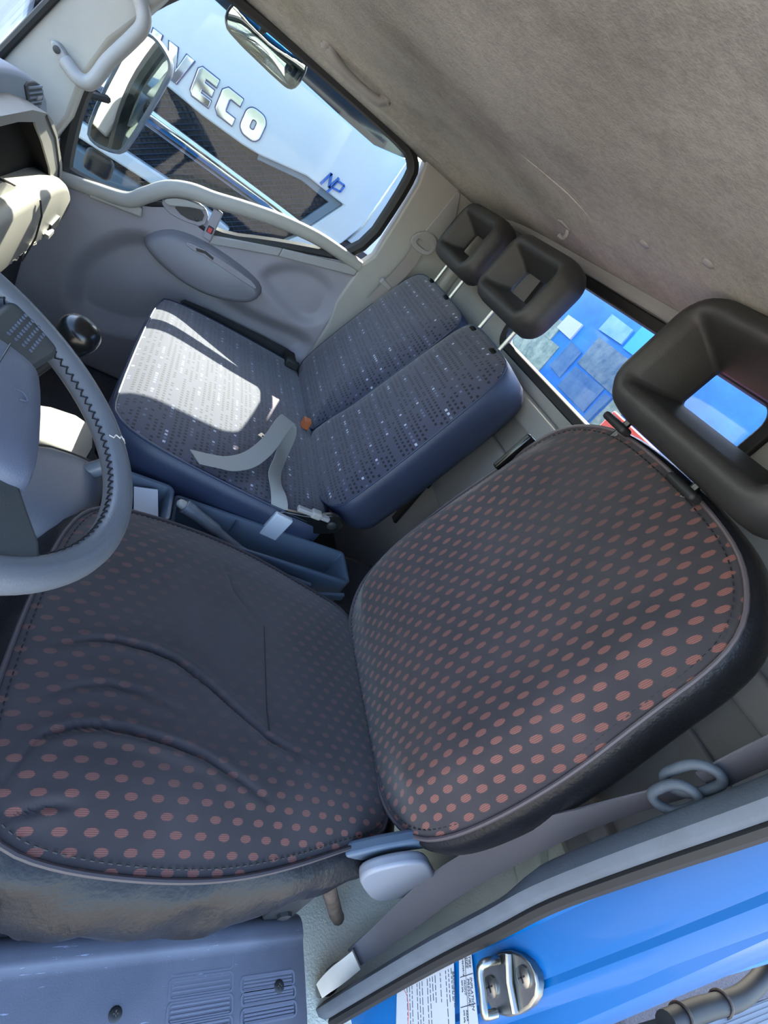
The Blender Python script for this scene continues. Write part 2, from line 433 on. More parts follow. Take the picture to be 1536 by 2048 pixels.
def ribbon(mb, path, wdirs, w, th=.0015, k=6):
    P = catmull(path, k); n = len(P); W = []
    wd = [V3(q).normalized() for q in wdirs]
    for i in range(n):
        t = i / (n - 1) * (len(wd) - 1); a = min(int(t), len(wd) - 2); W.append(wd[a].lerp(wd[a + 1], t - a).normalized())
    ws = w if isinstance(w, list) else [w] * len(wd); vs = []
    for i in range(n):
        t = i / (n - 1) * (len(ws) - 1); a = min(int(t), len(ws) - 2); ww = ws[a] * (1 - t + a) + ws[a + 1] * (t - a)
        T = (P[min(n - 1, i + 1)] - P[max(0, i - 1)]).normalized(); N = T.cross(W[i]).normalized()
        for s_, h in ((-.5, -th), (.5, -th), (.5, th), (-.5, th)): vs.append(P[i] + W[i] * s_ * ww + N * h)
    fs = []
    for i in range(n - 1):
        for j in range(4): fs.append((i * 4 + j, i * 4 + (j + 1) % 4, i * 4 + 4 + (j + 1) % 4, i * 4 + 4 + j))
    fs += [(0, 1, 2, 3), tuple((n - 1) * 4 + j for j in (3, 2, 1, 0))]
    mb.add(vs, fs); return mb

# ================================================================== SETTING
# ---- floor: cab floor, tunnel and stepped rear floor
m = MB(); m.box((-.40, -.32, -.04), (1.50, 1.05, .02)); f = struct(m.build('floor', M['mat_dark']))
prof = [(.10, .04), (-.03, .06), (-.10, .10), (-.165, .155), (-.19, .18), (-.205, .22), (-.222, .29), (-.235, .33), (-.262, .365), (-.285, .40), (-.296, .43), (-.30, .50), (-.315, .50), (-.315, .0), (.10, 0)]
m = MB(); prs = [tuple(p) for p in smooth(prof[:12], 2, False)] + prof[12:]
m.loft([[V3((x, p[0], p[1])) for p in prs] for x in (-.44, .47)], True, True, True)
m.build('rear_floor_covering', M['vinyl'], f, angle=50)
m = MB(); m.box((.30, -.30, .02), (.56, .95, .30)); m.build('engine_tunnel', M['mat_dark'], f, bevel=.03, seg=3)
# ---- ceiling
def ceil_z(x, y):
    u = (x - .5) / .97; e = max(0, 1 - abs(u) ** 8)
    return 1.268 + .075 * e * (.55 + .45 * sstep(-.3, .1, y)) - .05 * sstep(.75, 1.0, y)
m = MB(); m.grid(40, 26, lambda s, t: V3((-.49 + s * 1.965, -.31 + t * 1.27, ceil_z(-.49 + s * 1.965, -.31 + t * 1.27))))
ce = struct(m.build('ceiling', M['headliner'], solid=.02))
# dents / crease in the headliner
m = MB()
def cz(x, y, d=.0095): return (x, y, ceil_z(x, y) - d)
m.tube([cz(.66, .12), cz(.60, .06), cz(.56, .02), cz(.545, -.01), cz(.53, -.05)], [.0005, .002, .0025, .002, .0005], 8); m.build('crease', M['headliner'], ce)
m = MB(); m.box((-.49, -.33, 1.36), (1.56, .98, 1.40)); ro = struct(m.build('trim_1', M['blue'], bevel=.02))
# ---- rear wall with window opening
WX0, WX1, WZ0, WZ1 = .075, .925, 1.005, 1.262
win = rrect((WX0 + WX1) / 2, (WZ0 + WZ1) / 2, (WX1 - WX0) / 2, (WZ1 - WZ0) / 2, .05, 8)
outer = []
cx, cz_ = (WX0 + WX1) / 2, (WZ0 + WZ1) / 2
for p in win:
    dx, dz = p[0] - cx, p[1] - cz_; t = 9
    if dx > 0: t = min(t, (1.475 - cx) / dx)
    if dx < 0: t = min(t, (-.47 - cx) / dx)
    if dz > 0: t = min(t, (1.335 - cz_) / dz)
    if dz < 0: t = min(t, (.0 - cz_) / dz)
    outer.append((cx + dx * t, cz_ + dz * t))
m = MB(); m.ring(outer, win, YF(-.30), -.02, 0.0)
for k, (a, b) in enumerate(((1.475, 0), (-.47, 0), (-.47, 1.335), (1.475, 1.335))): pass
wr = struct(m.build('wall_rear', M['trim']))
# corner fillers (the radial ring leaves the wall's corners to these)
m = MB(); m.box((-.47, -.325, 0), (1.475, -.312, 1.0)); m.box((-.47, -.325, 1.0), (.02, -.312, 1.34)); m.box((.99, -.325, 1.0), (1.475, -.312, 1.34)); m.build('backing', M['trim'], wr)
m = MB()   # pressed ledges under and over the window
m.prism([(-.40, .90), (1.44, .90), (1.44, .945), (1.20, .965), (-.10, .965), (-.40, .945)], YF(-.30), 0, .025)
m.build('ledge', M['trim'], wr, bevel=.01, seg=3)
m = MB(); m.prism([(-.40, .56), (1.44, .56), (1.44, .82), (-.40, .82)], YF(-.30), 0, .014); m.build('lower_panel', M['trim'], wr, bevel=.01, seg=3)
m = MB(); m.prism([(-.47, 1.275), (1.46, 1.275), (1.46, 1.34), (-.47, 1.34)], YF(-.30), 0, .03); m.build('header_rail', M['trim'], wr, bevel=.012, seg=3)
w1 = MB(); w1.ring(offset_loop(win, .012), offset_loop(win, -.014), YF(-.30), -.015, .012); wo = struct(w1.build('window_1', M['black'], bevel=.004))
m = MB(); m.prism(offset_loop(win, -.004), YF(-.305), -.003, .003); m.build('pane', M['glass_clear'], wo)
m = MB(); m.ring(offset_loop(win, -.006), offset_loop(win, -.014), YF(-.31), -.010, -.003); m.build('bright_bead', M['trim_light'], wo)
# ---- right wall: B pillar trim, A pillar trim, roof rail
bp = [(.028, .30), (.028, .64), (.045, .72), (.036, .88), (.012, .93), (.010, 1.10), (.012, 1.20), (.035, 1.285), (.03, 1.30), (-.08, 1.31), (-.31, 1.315), (-.31, .30)]
m = MB(); m.prism(bp, XF(1.455), 0, .06); wr2 = struct(m.build('wall_right', M['trim_light'], bevel=.008, seg=3))
m = MB(); m.prism([(-.09, 1.05), (-.155, 1.05), (-.165, 1.20), (-.13, 1.262), (-.115, 1.262)], XF(1.455), -.006, .0); m.build('belt_slot_trim', M['trim'], wr2, bevel=.004)
m = MB(); m.box((1.43, -.31, .3), (1.47, -.255, 1.3)); m.build('corner_trim', M['trim_light'], wr2, bevel=.02, seg=4)
ap = [(1.16, .70), (.985, .66), (.955, .76), (.948, .865), (.915, .98), (.872, 1.06), (.82, 1.17), (.72, 1.262), (.80, 1.30), (.93, 1.26), (1.05, .985), (1.13, .79)]
m = MB(); m.prism(ap, XF(1.40), 0, .09); t1 = struct(m.build('trim_2', M['trim_light'], bevel=.012, seg=3))
m = MB(); m.tube([(1.40, 1.155, .70), (1.395, 1.125, .80), (1.395, 1.045, .99), (1.39, .93, 1.26)], .011, 8); m.build('windscreen_seal', M['black'], t1)
m = MB(); m.box((1.41, -.02, 1.280), (1.50, .80, 1.31)); struct(m.build('trim_3', M['trim_light'], bevel=.012, seg=3))
# ---- right door
def belt(y):
    T = [(-.05, .872), (.05, .872), (.30, .775), (.515, .668), (.53, .70), (.56, .74), (.64, .72), (.72, .665), (.76, .640), (.95, .598), (1.10, .57)]
    for i in range(len(T) - 1):
        if y <= T[i + 1][0]: a, b = T[i], T[i + 1]; return a[1] + (b[1] - a[1]) * (y - a[0]) / (b[0] - a[0])
    return T[-1][1]
REC1 = smooth([(.72, .575), (.83, .44), (.86, .32), (.83, .20), (.70, .19), (.52, .27), (.35, .33), (.15, .37), (.03, .45), (.03, .56), (.28, .52), (.42, .53), (.58, .57)], 2)
REC2 = smooth([(.33, .64), (.30, .71), (.22, .765), (.12, .78), (.05, .74), (.04, .62), (.12, .57), (.22, .60)], 2)
def dx(y, z):
    d1 = poly_sdf((y, z), REC1); d2 = poly_sdf((y, z), REC2)
    return 1.465 + .045 * sstep(.02, -.05, d1) + .022 * sstep(.015, -.035, d2)
m = MB(); m.grid(110, 84, lambda s, t: (lambda y: (lambda z: V3((dx(y, z), y, z)))(.03 + t * (belt(y) - .03)))(.025 + s * 1.06))
door = struct(m.build('door_1', M['door'], solid=.004))
m = MB(); m.box((1.515, .02, .0), (1.555, 1.08, .56)); m.box((1.515, .02, .56), (1.555, .30, .74)); m.build('outer_skin', M['blue'], door)
# belt capping: front piece, hump rail over the glass, rear piece
rail = catmull([(1.468, .97, .585), (1.466, .86, .610), (1.462, .77, .637), (1.458, .73, .680), (1.455, .68, .735), (1.452, .62, .768), (1.452, .55, .786), (1.455, .46, .815), (1.46, .35, .845), (1.463, .22, .868), (1.466, .10, .872), (1.468, .035, .872)], 5)
m = MB()
rings = []
for i, p in enumerate(rail):
    t = i / (len(rail) - 1); hz = .020 + .004 * math.sin(t * 3.1); hx = .022
    T = (rail[min(len(rail) - 1, i + 1)] - rail[max(0, i - 1)]).normalized(); U = V3((1, 0, 0)); W = T.cross(U).normalized()
    rings.append([p + U * (hx * math.copysign(abs(math.cos(a)) ** .7, math.cos(a))) + W * (hz * math.copysign(abs(math.sin(a)) ** .7, math.sin(a))) for a in [2 * math.pi * j / 14 for j in range(14)]])
m.loft(rings, True, True, True); m.build('belt_rail', M['trim_light'], door)
m = MB(); m.box((1.448, .72, .598), (1.47, .87, .628), Matrix.Rotation(-.2, 3, 'X')); m.build('switch_cover', M['trim_light'], door, bevel=.006, seg=3)
m = MB(); m.prism([(.035, .835), (.30, .745), (.30, .775), (.035, .872)], XF(1.452), 0, .03); m.prism([(.30, .745), (.515, .655), (.515, .685), (.30, .775)], XF(1.452), 0, .03); m.build('lower_sill_strip', M['trim'], door, bevel=.004)
# window frame seal
wl = [(.06, 1.245), (.035, 1.20), (.05, .88), (.30, .78), (.52, .67), (.62, .72), (.76, .63), (.94, .60), (.955, .64), (.962, .84), (.915, 1.03), (.865, 1.13), (.78, 1.235), (.70, 1.262), (.12, 1.268)]
wl2 = smooth(wl, 2)
m = MB(); m.tube([(1.482, p[0], p[1]) for p in wl2], .022, 8, True); m.build('window_seal', M['black'], door)
m = MB(); m.prism(wl2, XF(1.505), 0, .004); m.build('window_pane', M['glass'], door)
# armrest
arm = smooth([(.685, .545), (.680, .575), (.645, .615), (.60, .638), (.52, .650), (.40, .645), (.315, .628), (.295, .600), (.31, .560), (.36, .530), (.45, .500), (.55, .497), (.64, .520)], 2)
m = MB(); O, U, V, N = XF(1.475); al = resample(arm, 48)
prof = [(.010, 0), (.004, -.02), (-.002, -.042), (-.010, -.055), (-.020, -.060)]
m.loft([[O + U * p[0] + V * p[1] + N * d for p in offset_loop(al, o_)] for o_, d in prof], True, False, True)
ar = m.build('armrest', mat('armrest_plastic', (120, 119, 126), .45, bump=.3, bscale=500), door, angle=60)
m = MB(); m.prism(smooth([(.58, .635), (.50, .643), (.36, .637), (.32, .622), (.33, .612), (.50, .622), (.575, .618)], 1), XF(1.416), -.003, .01); m.build('top_pad', M['door'], ar, bevel=.002)
m = MB(); m.prism([(.545, .632), (.515, .640), (.485, .634), (.485, .626), (.515, .631), (.54, .624)], XF(1.4125), -.002, .01); m.build('slot', M['dark'], ar)
# inner door handle
m = MB(); m.prism(smooth([(.69, .690), (.67, .715), (.60, .752), (.548, .742), (.545, .690), (.61, .672), (.66, .670)], 1), XF(1.462), -.004, .012); hb = m.build('handle_bezel', M['door'], door, bevel=.003)
m = MB(); m.prism(smooth([(.685, .700), (.64, .735), (.57, .752), (.56, .742), (.60, .728), (.64, .705), (.665, .692)], 1), XF(1.448), -.006, .012); m.build('handle', M['trim_light'], door, bevel=.004, seg=3)
m = MB(); m.prism(smooth([(.655, .700), (.60, .730), (.56, .735), (.558, .700), (.61, .684)], 1), XF(1.4565), -.001, .003); m.build('handle_recess', M['dark'], hb)
m = MB(); m.lathe([(.006, 0), (.006, .003), (.003, .004)], (1.456, .575, .702), (-1, 0, 0), 12); m.build('screw', M['dark'], hb)
m = MB(); m.box((1.446, .512, .665), (1.466, .542, .765)); lk = m.build('lock_housing', M['door'], door, bevel=.004)
m = MB(); m.box((1.442, .518, .688), (1.450, .537, .710)); b = m.build('lock_button', M['dark'], lk, bevel=.002)
m = MB(); m.box((1.4385, .522, .691), (1.4425, .534, .706)); o = m.build('red_mark', mat('lock_red', (190, 40, 50), .4), lk); o['label'] = 'red lock mark'
m = MB(); m.prism([(.06, .045), (.08, .06), (.50, .36), (.62, .44), (.62, .40), (.10, .0)], XF(1.44), 0, .02)
# map pocket rail at the bottom rear of the door
m = MB(); m.prism([(.075, .30), (.56, .30), (.54, .40), (.50, .415), (.09, .415)], XF(1.425), 0, .05); m.build('door_pocket', M['door'], door, bevel=.008, seg=3)
m = MB(); m.prism(smooth([(.085, .405), (.50, .400), (.525, .415), (.505, .440), (.11, .462), (.085, .45)], 1), XF(1.448), 0, .03); m.build('pocket_shade', M['dark'], door)  # solid dark sheet standing in for the shade inside the pocket

# ---- left side: blue door jamb with its trims, roof rail
def jx(z): return -.545 + .055 * z
rings = []
for i in range(13):
    z = -.10 + i * .115
    q = [(-.388, -.082), (-.392, -.066), (-.402, -.066), (-.412, -.084), (-.452, -.090), (-.463, -.098), (-.471, -.098), (-.480, -.104), (-.489, -.116), (jx(z) + .018, -.118), (jx(z) + .006, -.124), (jx(z), -.14), (jx(z), -.30), (jx(z) + .02, -.30), (jx(z) + .03, -.15), (-.45, -.115), (-.395, -.095)]
    rings.append([V3((x + (.012 if z > .75 else 0) * (z - .75), y, z)) for x, y in q])
m = MB(); m.loft(rings, True, True, True); wl_ = struct(m.build('wall_left', M['blue'], angle=30))
edge_in = [(-.415, -.052, -.02), (-.406, -.050, .17), (-.398, -.050, .37), (-.396, -.050, .52), (-.394, -.052, .62), (-.401, -.055, .75), (-.412, -.06, .90), (-.424, -.065, 1.08), (-.436, -.07, 1.26)]
sp = catmull(edge_in, 5); rings = []
for i, p in enumerate(sp):
    t = i / (len(sp) - 1); bl = sstep(.40, .52, t) * .012
    rings.append([p + V3(q) for q in ((.0, -.03, 0), (-.004, .004, 0), (.002, .014, 0), (.012, .018, 0), (.015 + bl * .3, .014, 0), (.020 + bl * .8, .004, 0), (.022 + bl, -.008, 0), (.018 + bl, -.018, 0), (.008, -.026, 0))])
m = MB(); m.loft(rings, True, True, True); m.build('pillar_trim', M['seal'], wl_, angle=50)
m = MB(); m.tube([(p.x - .008, p.y - .010, p.z) for p in sp], .010, 8); m.build('door_seal', M['black'], wl_)
m = MB(); m.box((-.475, -.31, .60), (-.455, -.11, 1.30)); m.build('inner_pillar_panel', M['trim'], wl_, bevel=.01)
m = MB(); m.box((-.49, -.3, 1.262), (-.41, 1.0, 1.36)); struct(m.build('trim_4', M['trim_light'], bevel=.02, seg=3))
m = MB(); m.prism([(1.16, .70), (1.04, .70), (.84, 1.28), (.96, 1.28)], XF(-.48), 0, .08); struct(m.build('trim_5', M['trim_light'], bevel=.012))
# windscreen + scuttle
m = MB(); m.box((-.45, 1.12, .02), (1.50, 1.20, .74)); struct(m.build('wall_front', M['dark']))
wsg = [V3((-.42, 1.17, .74)), V3((1.42, 1.17, .74)), V3((1.42, .95, 1.27)), V3((-.42, .95, 1.27))]
m = MB(); m.add(wsg + [p + V3((0, .004, .002)) for p in wsg], [(0, 1, 2, 3), (7, 6, 5, 4), (0, 4, 5, 1), (2, 6, 7, 3), (1, 5, 6, 2), (0, 3, 7, 4)]); struct(m.build('window_2', M['glass_clear']))

# ---- sill
sill = thing('sill_plate', 'scratched blue-grey plastic scuff plate with ribbed grip pads beside the driver seat', 'sill', (-.36, .3, .2))
def sillz(x): return .2 - .17 * sstep(-.40, -.52, x) * 0 - .02 * sstep(-.415, -.50, x)
pr = [(-.272, .10), (-.286, .172), (-.292, .190), (-.302, .199), (-.315, .2005), (-.322, .2005), (-.328, .197), (-.36, .197), (-.43, .195), (-.455, .188), (-.47, .17), (-.475, .05)]
rings = [[V3((x, y, z)) for x, z in smooth(pr, 1, False)] for y in [.062 + i * .1 for i in range(10)]]
m = MB(); m.loft(rings, False); sp_ = m.build('plate', M['sill'], sill, solid=.004)
m = MB(); m.prism([(-.28, .10), (-.292, .19), (-.31, .1995), (-.43, .195), (-.47, .17), (-.47, .05)], YF(.062), 0, .012); m.build('end_cap', M['sill'], sill)
RIBM = mat('rib_plastic', (108, 111, 124), .42)
pads = [(-.352, .2285, .024, .089), (-.3715, .2285, .020, .09), (-.392, .2285, .022, .09), (-.413, .2285, .022, .09), (-.3715, .126, .017, .088), (-.391, .125, .018, .088), (-.411, .125, .018, .088)]
pads = [(-.341, .2295, .0195, .092), (-.3655, .2295, .0215, .092), (-.390, .2295, .0205, .092), (-.413, .2295, .0205, .092), (-.3715, .126, .016, .088), (-.388, .125, .013, .088), (-.407, .125, .016, .088)]
for (x, y, wx, wy) in pads:
    m = MB(); o_ = rrect(x, y, wx / 2, wy / 2, .005, 4); m.ring(offset_loop(o_, .0015), offset_loop(o_, -.001), ZF(.197), 0, .0022)
    g = m.build('grip_pad', RIBM, sill)
    for k in range(4):
        m = MB(); xx = x - wx / 2 + wx * (k + .5) / 4; m.tube([(xx, y - wy / 2 + .004, .1975), (xx, y + wy / 2 - .004, .1975)], .0017, 6); m.build('rib', RIBM, g)
for (x, y) in ((-.381, .343), (-.3795, .108)):
    m = MB(); m.lathe([(.0085, 0), (.0085, .002), (.0065, .0035), (.003, .0038)], (x, y, .197), (0, 0, 1), 16); s_ = m.build('screw', M['dark'], sill)
    m = MB(); m.box((x - .0035, y - .0008, .2005), (x + .0035, y + .0008, .2015)); m.box((x - .0008, y - .0035, .2005), (x + .0008, y + .0035, .2015)); m.build('cross_slot', M['steel'], s_)
# step well panel next to the sill (front left floor)
m = MB(); m.prism([(-.30, .02), (-.272, .02), (-.272, .17), (-.29, .18)], YF(.06), 0, .95); m.build('inner_kick_panel', M['sill'], sill)

# ================================================================== DASHBOARD
dash = thing('dashboard', 'grey dashboard with open storage bay, side air vent and worn glovebox lid', 'dashboard', (.9, 1.05, .3))
padp = [(-.30, .88), (.895, .87), (1.016, .862), (1.134, .845), (1.235, .82), (1.301, .787), (1.340, .735), (1.34, .70), (-.30, .70)]
rings = []
O, U, V, N = YF(0); pl_ = resample(smooth(padp, 1), 64)
m = MB(); m.loft([[V3((p[0], y, p[1])) for p in offset_loop(pl_, o_)] for y, o_ in ((.985, -.010), (.988, -.005), (.995, -.001), (1.02, .0), (1.14, -.01))], True, True, True)
pad = m.build('top_pad', M['dash_pad'], dash, angle=60)
m = MB(); m.tube([(.2, .985, .80), (1.05, .984, .80), (1.08, .985, .795)], .0015, 6); m.build('pad_seam', M['dark'], pad)
ventp = smooth([(1.05, .842), (1.16, .84), (1.225, .815), (1.228, .782), (1.20, .772), (1.13, .782), (1.095, .81)], 1)
m = MB(); m.prism(ventp, YF(.984), -.0015, .012); ve = m.build('air_vent', M['dark'], dash, bevel=.002)
for k in range(5):
    z = .787 + k * .011; a = 1.13 - k * .012; b_ = 1.215 - max(0, k - 2) * .016
    m = MB(); m.box((a, .9795, z - .0022), (b_, .986, z + .0022)); m.build('slat', M['dash_pad'], ve)
m = MB(); m.box((1.155, .9765, .803), (1.19, .981, .812)); m.build('slider', M['trim'], ve, bevel=.002)
# storage bay frame: moulded surround with a shallow bay, its deep shade put in as matt black
bay = [(.40, .805), (.87, .806), (.985, .797), (1.005, .785), (1.085, .745), (1.24, .655), (1.30, .60), (1.28, .588), (1.205, .588), (1.104, .612), (.94, .664), (.864, .685), (.40, .70)]
frm = [(.36, .826), (.95, .824), (1.075, .808), (1.13, .79), (1.216, .748), (1.36, .655), (1.435, .592), (1.43, .57), (1.36, .56), (1.25, .565), (.94, .610), (.85, .63), (.36, .65)]
m = MB(); m.ring(frm, bay, YF(.935), 0, .07); m.build('bay_surround', M['dash'], dash, bevel=.006, seg=3)
m = MB(); m.prism(offset_loop(bay, .004), YF(.972), 0, .008); m.build('bay_back', M['bay'], dash)
m = MB(); m.ring(offset_loop(bay, .004), offset_loop(bay, -.004), YF(.940), 0, .034); m.build('bay_liner', M['bay'], dash)
m = MB(); m.tube([(1.06, .934, .805), (1.19, .934, .745), (1.32, .934, .655), (1.37, .934, .60), (1.375, .934, .565)], .003, 6); m.build('surround_seam', M['dark'], dash)
# lower lip with glovebox
lip = [(-.30, .665), (.77, .652), (.923, .656), (1.28, .640), (1.375, .605), (1.438, .555), (1.385, .495), (1.26, .482), (1.01, .490), (.872, .486), (-.30, .49)]
lp = resample(smooth(lip, 1), 80)
m = MB(); m.loft([[V3((p[0], y, p[1])) for p in offset_loop(lp, o_)] for y, o_ in ((.8975, -.022), (.901, -.014), (.908, -.006), (.925, .0), (1.1, -.005))], True, True, True)
m.build('glovebox_body', M['dash'], dash, angle=60)
m = MB(); m.tube([(1.0, .893, .645), (1.04, .890, .60), (1.045, .891, .54), (1.0, .896, .488)], .0022, 6); m.build('glovebox_seam', M['dark'], dash)
m = MB(); m.prism([(1.20, .535), (1.275, .546), (1.285, .515), (1.235, .512), (1.215, .522)], YF(.893), -.002, .01); la = m.build('latch_recess', M['dark'], dash, bevel=.002)
m = MB(); m.prism([(1.165, .518), (1.215, .523), (1.225, .510), (1.175, .503)], YF(.888), -.002, .01); m.build('latch_tab', M['trim_light'], la, bevel=.002)
SCR = mat('scratch_cream', (215, 206, 180), .5)
for k in range(26):
    x = random.uniform(.9, 1.30); z = .500 + random.uniform(-.006, .02) + .0; L_ = random.uniform(.006, .03); a = random.uniform(-.5, .9)
    if k == 0: m = MB()
    m.box((x, .8955 + .006 * max(0, (.515 - z) / .02), z), (x + L_, .900, z + .0022), Matrix.Rotation(a * .5, 3, 'Y'))
o = m.build('scuff_mark', SCR, dash); o['kind'] = 'stuff'
# lower dash behind the wheel
m = MB(); m.box((-.40, .98, .02), (1.44, 1.12, .52)); m.build('lower_dash', M['mat_dark'], dash)
m = MB(); m.box((-.38, .93, .56), (.36, 1.10, .86)); m.build('instrument_hood', M['dash_pad'], dash, bevel=.03, seg=3)

# ================================================================== GRAB HANDLES, CEILING FITTINGS
t = thing('grab_handle', 'beige plastic grab handle curving off the front door pillar', 'handle', (1.36, .95, .87))
m = MB(); m.tube(catmull([(1.374, .990, .882), (1.36, .955, .868), (1.355, .930, .872), (1.352, .915, .895), (1.352, .900, .945), (1.354, .868, 1.02), (1.356, .855, 1.06), (1.362, .866, 1.09), (1.372, .90, 1.115), (1.392, .935, 1.135)], 6), .018, 12); m.build('bar', M['trim'], t)
m = MB(); m.prism(smooth([(1.03, .898), (1.018, .912), (.99, .897), (.965, .882), (.968, .864), (.995, .872)], 1), XF(1.372), -.008, .03); bs = m.build('foot', M['trim'], t, bevel=.006, seg=3)
m = MB(); m.lathe([(.0085, 0), (.0085, .002), (.005, .003)], (1.364, 1.010, .894), (-1, 0, 0), 14); m.build('screw', M['dark'], bs)
t = thing('grab_handle', 'long grey grab handle on the headliner over the passenger door', 'handle', (1.355, .35, 1.30))
pth = catmull([(1.356, .458, 1.312), (1.352, .440, 1.300), (1.350, .405, 1.288), (1.350, .34, 1.285), (1.350, .280, 1.288), (1.352, .262, 1.298), (1.356, .250, 1.312)], 6)
m = MB(); m.tube(pth, [.013 + .003 * abs(math.cos(math.pi * i / (len(pth) - 1))) for i in range(len(pth))], 10); m.build('bar', M['trim'], t)
for y in (.455, .255):
    m = MB(); m.lathe([(.019, -.006), (.018, .010), (.010, .018)], (1.356, y, ceil_z(1.356, y) - .006), (-.1, 0, -1), 16); m.build('mount', M['trim'], t)
for x, y, lab in ((.35, -.045, 'pale trim button on the headliner, nearer the coat hook'), (.17, -.02, 'pale trim button on the headliner, farther from the coat hook')):
    z = ceil_z(x, y)
    m = MB(); m.lathe([(.011, .006), (.011, -.0115), (.009, -.0135), (.001, -.0145)], (x, y, z), (0, 0, 1), 18); tag(m.build('trim_button', M['trim']), lab, 'button', 'headliner trim buttons')
x, y = .735, -.13; z = ceil_z(x, y) - .010
t = thing('coat_hook', 'small beige coat hook under the rear edge of the headliner', 'hook', (x, y, z))
m = MB(); m.box((x - .011, y - .006, z - .003), (x + .011, y + .03, z + .004)); m.build('base', M['trim'], t, bevel=.003)
m = MB(); m.tube(catmull([(x, y - .004, z - .001), (x, y - .012, z - .012), (x, y - .006, z - .022), (x, y + .006, z - .022)], 5), .005, 8); m.build('prong', M['trim'], t)

# ================================================================== DRIVER SEAT
seat = thing('driver_chair', 'dark driver seat under a red-dotted worn cover with black leather sides', 'seat', (0, .2, .02))
nb = V3((0, -.115, .67)).normalized()
BF = (V3((0, .0, .40)), V3((1, 0, 0)), nb, V3((0, -nb.z * -1, -nb.y)).normalized())
BF = (BF[0], BF[1], nb, V3((0, nb.z, -nb.y)))
half = [(.0, -.012), (.12, -.012), (.195, -.004), (.24, .02), (.272, .06), (.287, .12), (.292, .20), (.290, .29), (.284, .36), (.272, .44), (.264, .50), (.258, .55), (.245, .60), (.218, .638), (.165, .672), (.10, .686), (0, .690)]
bo = half + [(-x, y) for x, y in half[-2:0:-1]]
bo = smooth(bo, 2)
def bh(r, x, y):
    e = (1 - r ** 3.2)
    bol = .020 * math.exp(-((abs(x) - .215) / .06) ** 2) * sstep(.0, .1, y) * (1 - sstep(.5, .66, y))
    lum = .018 * math.exp(-((y - .22) / .14) ** 2)
    return (.045 * e + (bol + lum) * min(1, e * 2)) + .006 * math.sin(9 * x + 4 * y) * math.sin(11 * y) * e * .3
def bwear(r, x, y):
    return (1 - sstep(.45, 1.0, r)) * .35 + .65 * sstep(.36, .62, y) * sstep(-.26, .1, x) * (1 - .5 * sstep(.93, 1, r))
m = MB(); pillow(m, bo, BF, bh, 84, (0, .33), bwear); cov = m.build('back_cover', M['dots_back'], seat, angle=80)
O, U, V, N = BF; lp = resample(bo, 120)
P2 = lambda fr, p, d: fr[0] + fr[1] * p[0] + fr[2] * p[1] + fr[3] * d
m = MB(); m.tube([P2(BF, p, .001) for p in offset_loop(lp, .002)], .0036, 8, True); pipe = m.build('piping', mat('piping', (74, 66, 70), .5), cov)
for lo, d in ((-.006, .0045),):
    m = MB()
    L2 = resample(offset_loop(bo, -.010), 420)
    for i in range(0, 420, 2):
        a, b_ = P2(BF, L2[i], .0075), P2(BF, L2[(i + 1) % 420], .0075); m.tube([a, b_], .0010, 4)
    o = m.build('stitching', M['black'], cov); o['kind'] = 'stuff'
m = MB(); m.loft([[P2(BF, p, d) for p in offset_loop(lp, o_)] for o_, d in ((-.004, .0), (.010, -.008), (.018, -.03), (.020, -.06), (.014, -.085), (0, -.10), (-.05, -.108))], True, False, True)
m.build('backrest', M['leather'], seat, angle=70)
# cushion
cv = V3((0, .5, .05)).normalized(); CF = (V3((0, 0, .385)), V3((1, 0, 0)), cv, V3((0, -cv.z, cv.y)))
half = [(0, -.02), (.14, -.02), (.215, -.01), (.243, .02), (.262, .10), (.282, .18), (.297, .26), (.303, .33), (.301, .41), (.292, .49), (.275, .55), (.24, .585), (.16, .604), (0, .610)]
co = smooth(half + [(-x, y) for x, y in half[-2:0:-1]], 2)
CRE = [[(-.038, .564), (-.022, .525), (-.017, .492), (-.02, .444), (-.028, .404), (-.059, .347), (-.098, .289), (-.124, .249), (-.153, .197)],
       [(-.215, .568), (-.164, .549), (-.151, .517), (-.148, .488), (-.150, .457), (-.159, .40), (-.171, .352), (-.194, .30), (-.214, .251)],
       [(-.116, .563), (-.096, .525), (-.088, .49), (-.091, .454), (-.099, .42), (-.114, .382)], [(-.248, .558), (-.237, .521), (-.236, .496)],
       [(-.124, .26), (-.135, .22), (-.15, .17)], [(.2, .334), (.146, .311), (.094, .258)]]
AMP = [1.1, 1.2, .6, .6, .5, .4]
def chh(r, x, y):
    h = .030 * (1 - r ** 4.0) + .012 * math.exp(-((abs(x) - .2) / .07) ** 2) * (1 - r ** 4) * sstep(0, .2, y)
    for c_, a in zip(CRE, AMP):
        if not (min(q[0] for q in c_) - .03 < x < max(q[0] for q in c_) + .03 and min(q[1] for q in c_) - .03 < y < max(q[1] for q in c_) + .03): continue
        best = 9; tt = 0; sgn = 0; n = len(c_) - 1
        for i in range(n):
            d, t_ = seg_dist((x, y), c_[i], c_[i + 1])
            if d < best:
                best = d; tt = (i + t_) / n; ex, ey = c_[i + 1][0] - c_[i][0], c_[i + 1][1] - c_[i][1]
                sgn = 1 if ex * (y - c_[i][1]) - ey * (x - c_[i][0]) > 0 else -1
        e = math.sin(math.pi * min(1, max(0, .06 + tt * .88)))
        h += a * e * (.0035 * math.exp(-((best - .010) / .009) ** 2) - .0065 * math.exp(-(best / .0042) ** 2))
    return h
def cwear(r, x, y):
    return .45 + .6 * math.exp(-(((x - .03) / .30) ** 2 + ((y - .33) / .24) ** 2)) - .5 * sstep(-.15, -.26, x)
m = MB(); pillow(m, co, CF, chh, 150, (0, .29), cwear); cc = m.build('cushion_cover', M['dots'], seat, angle=80)
lc = resample(co, 120)
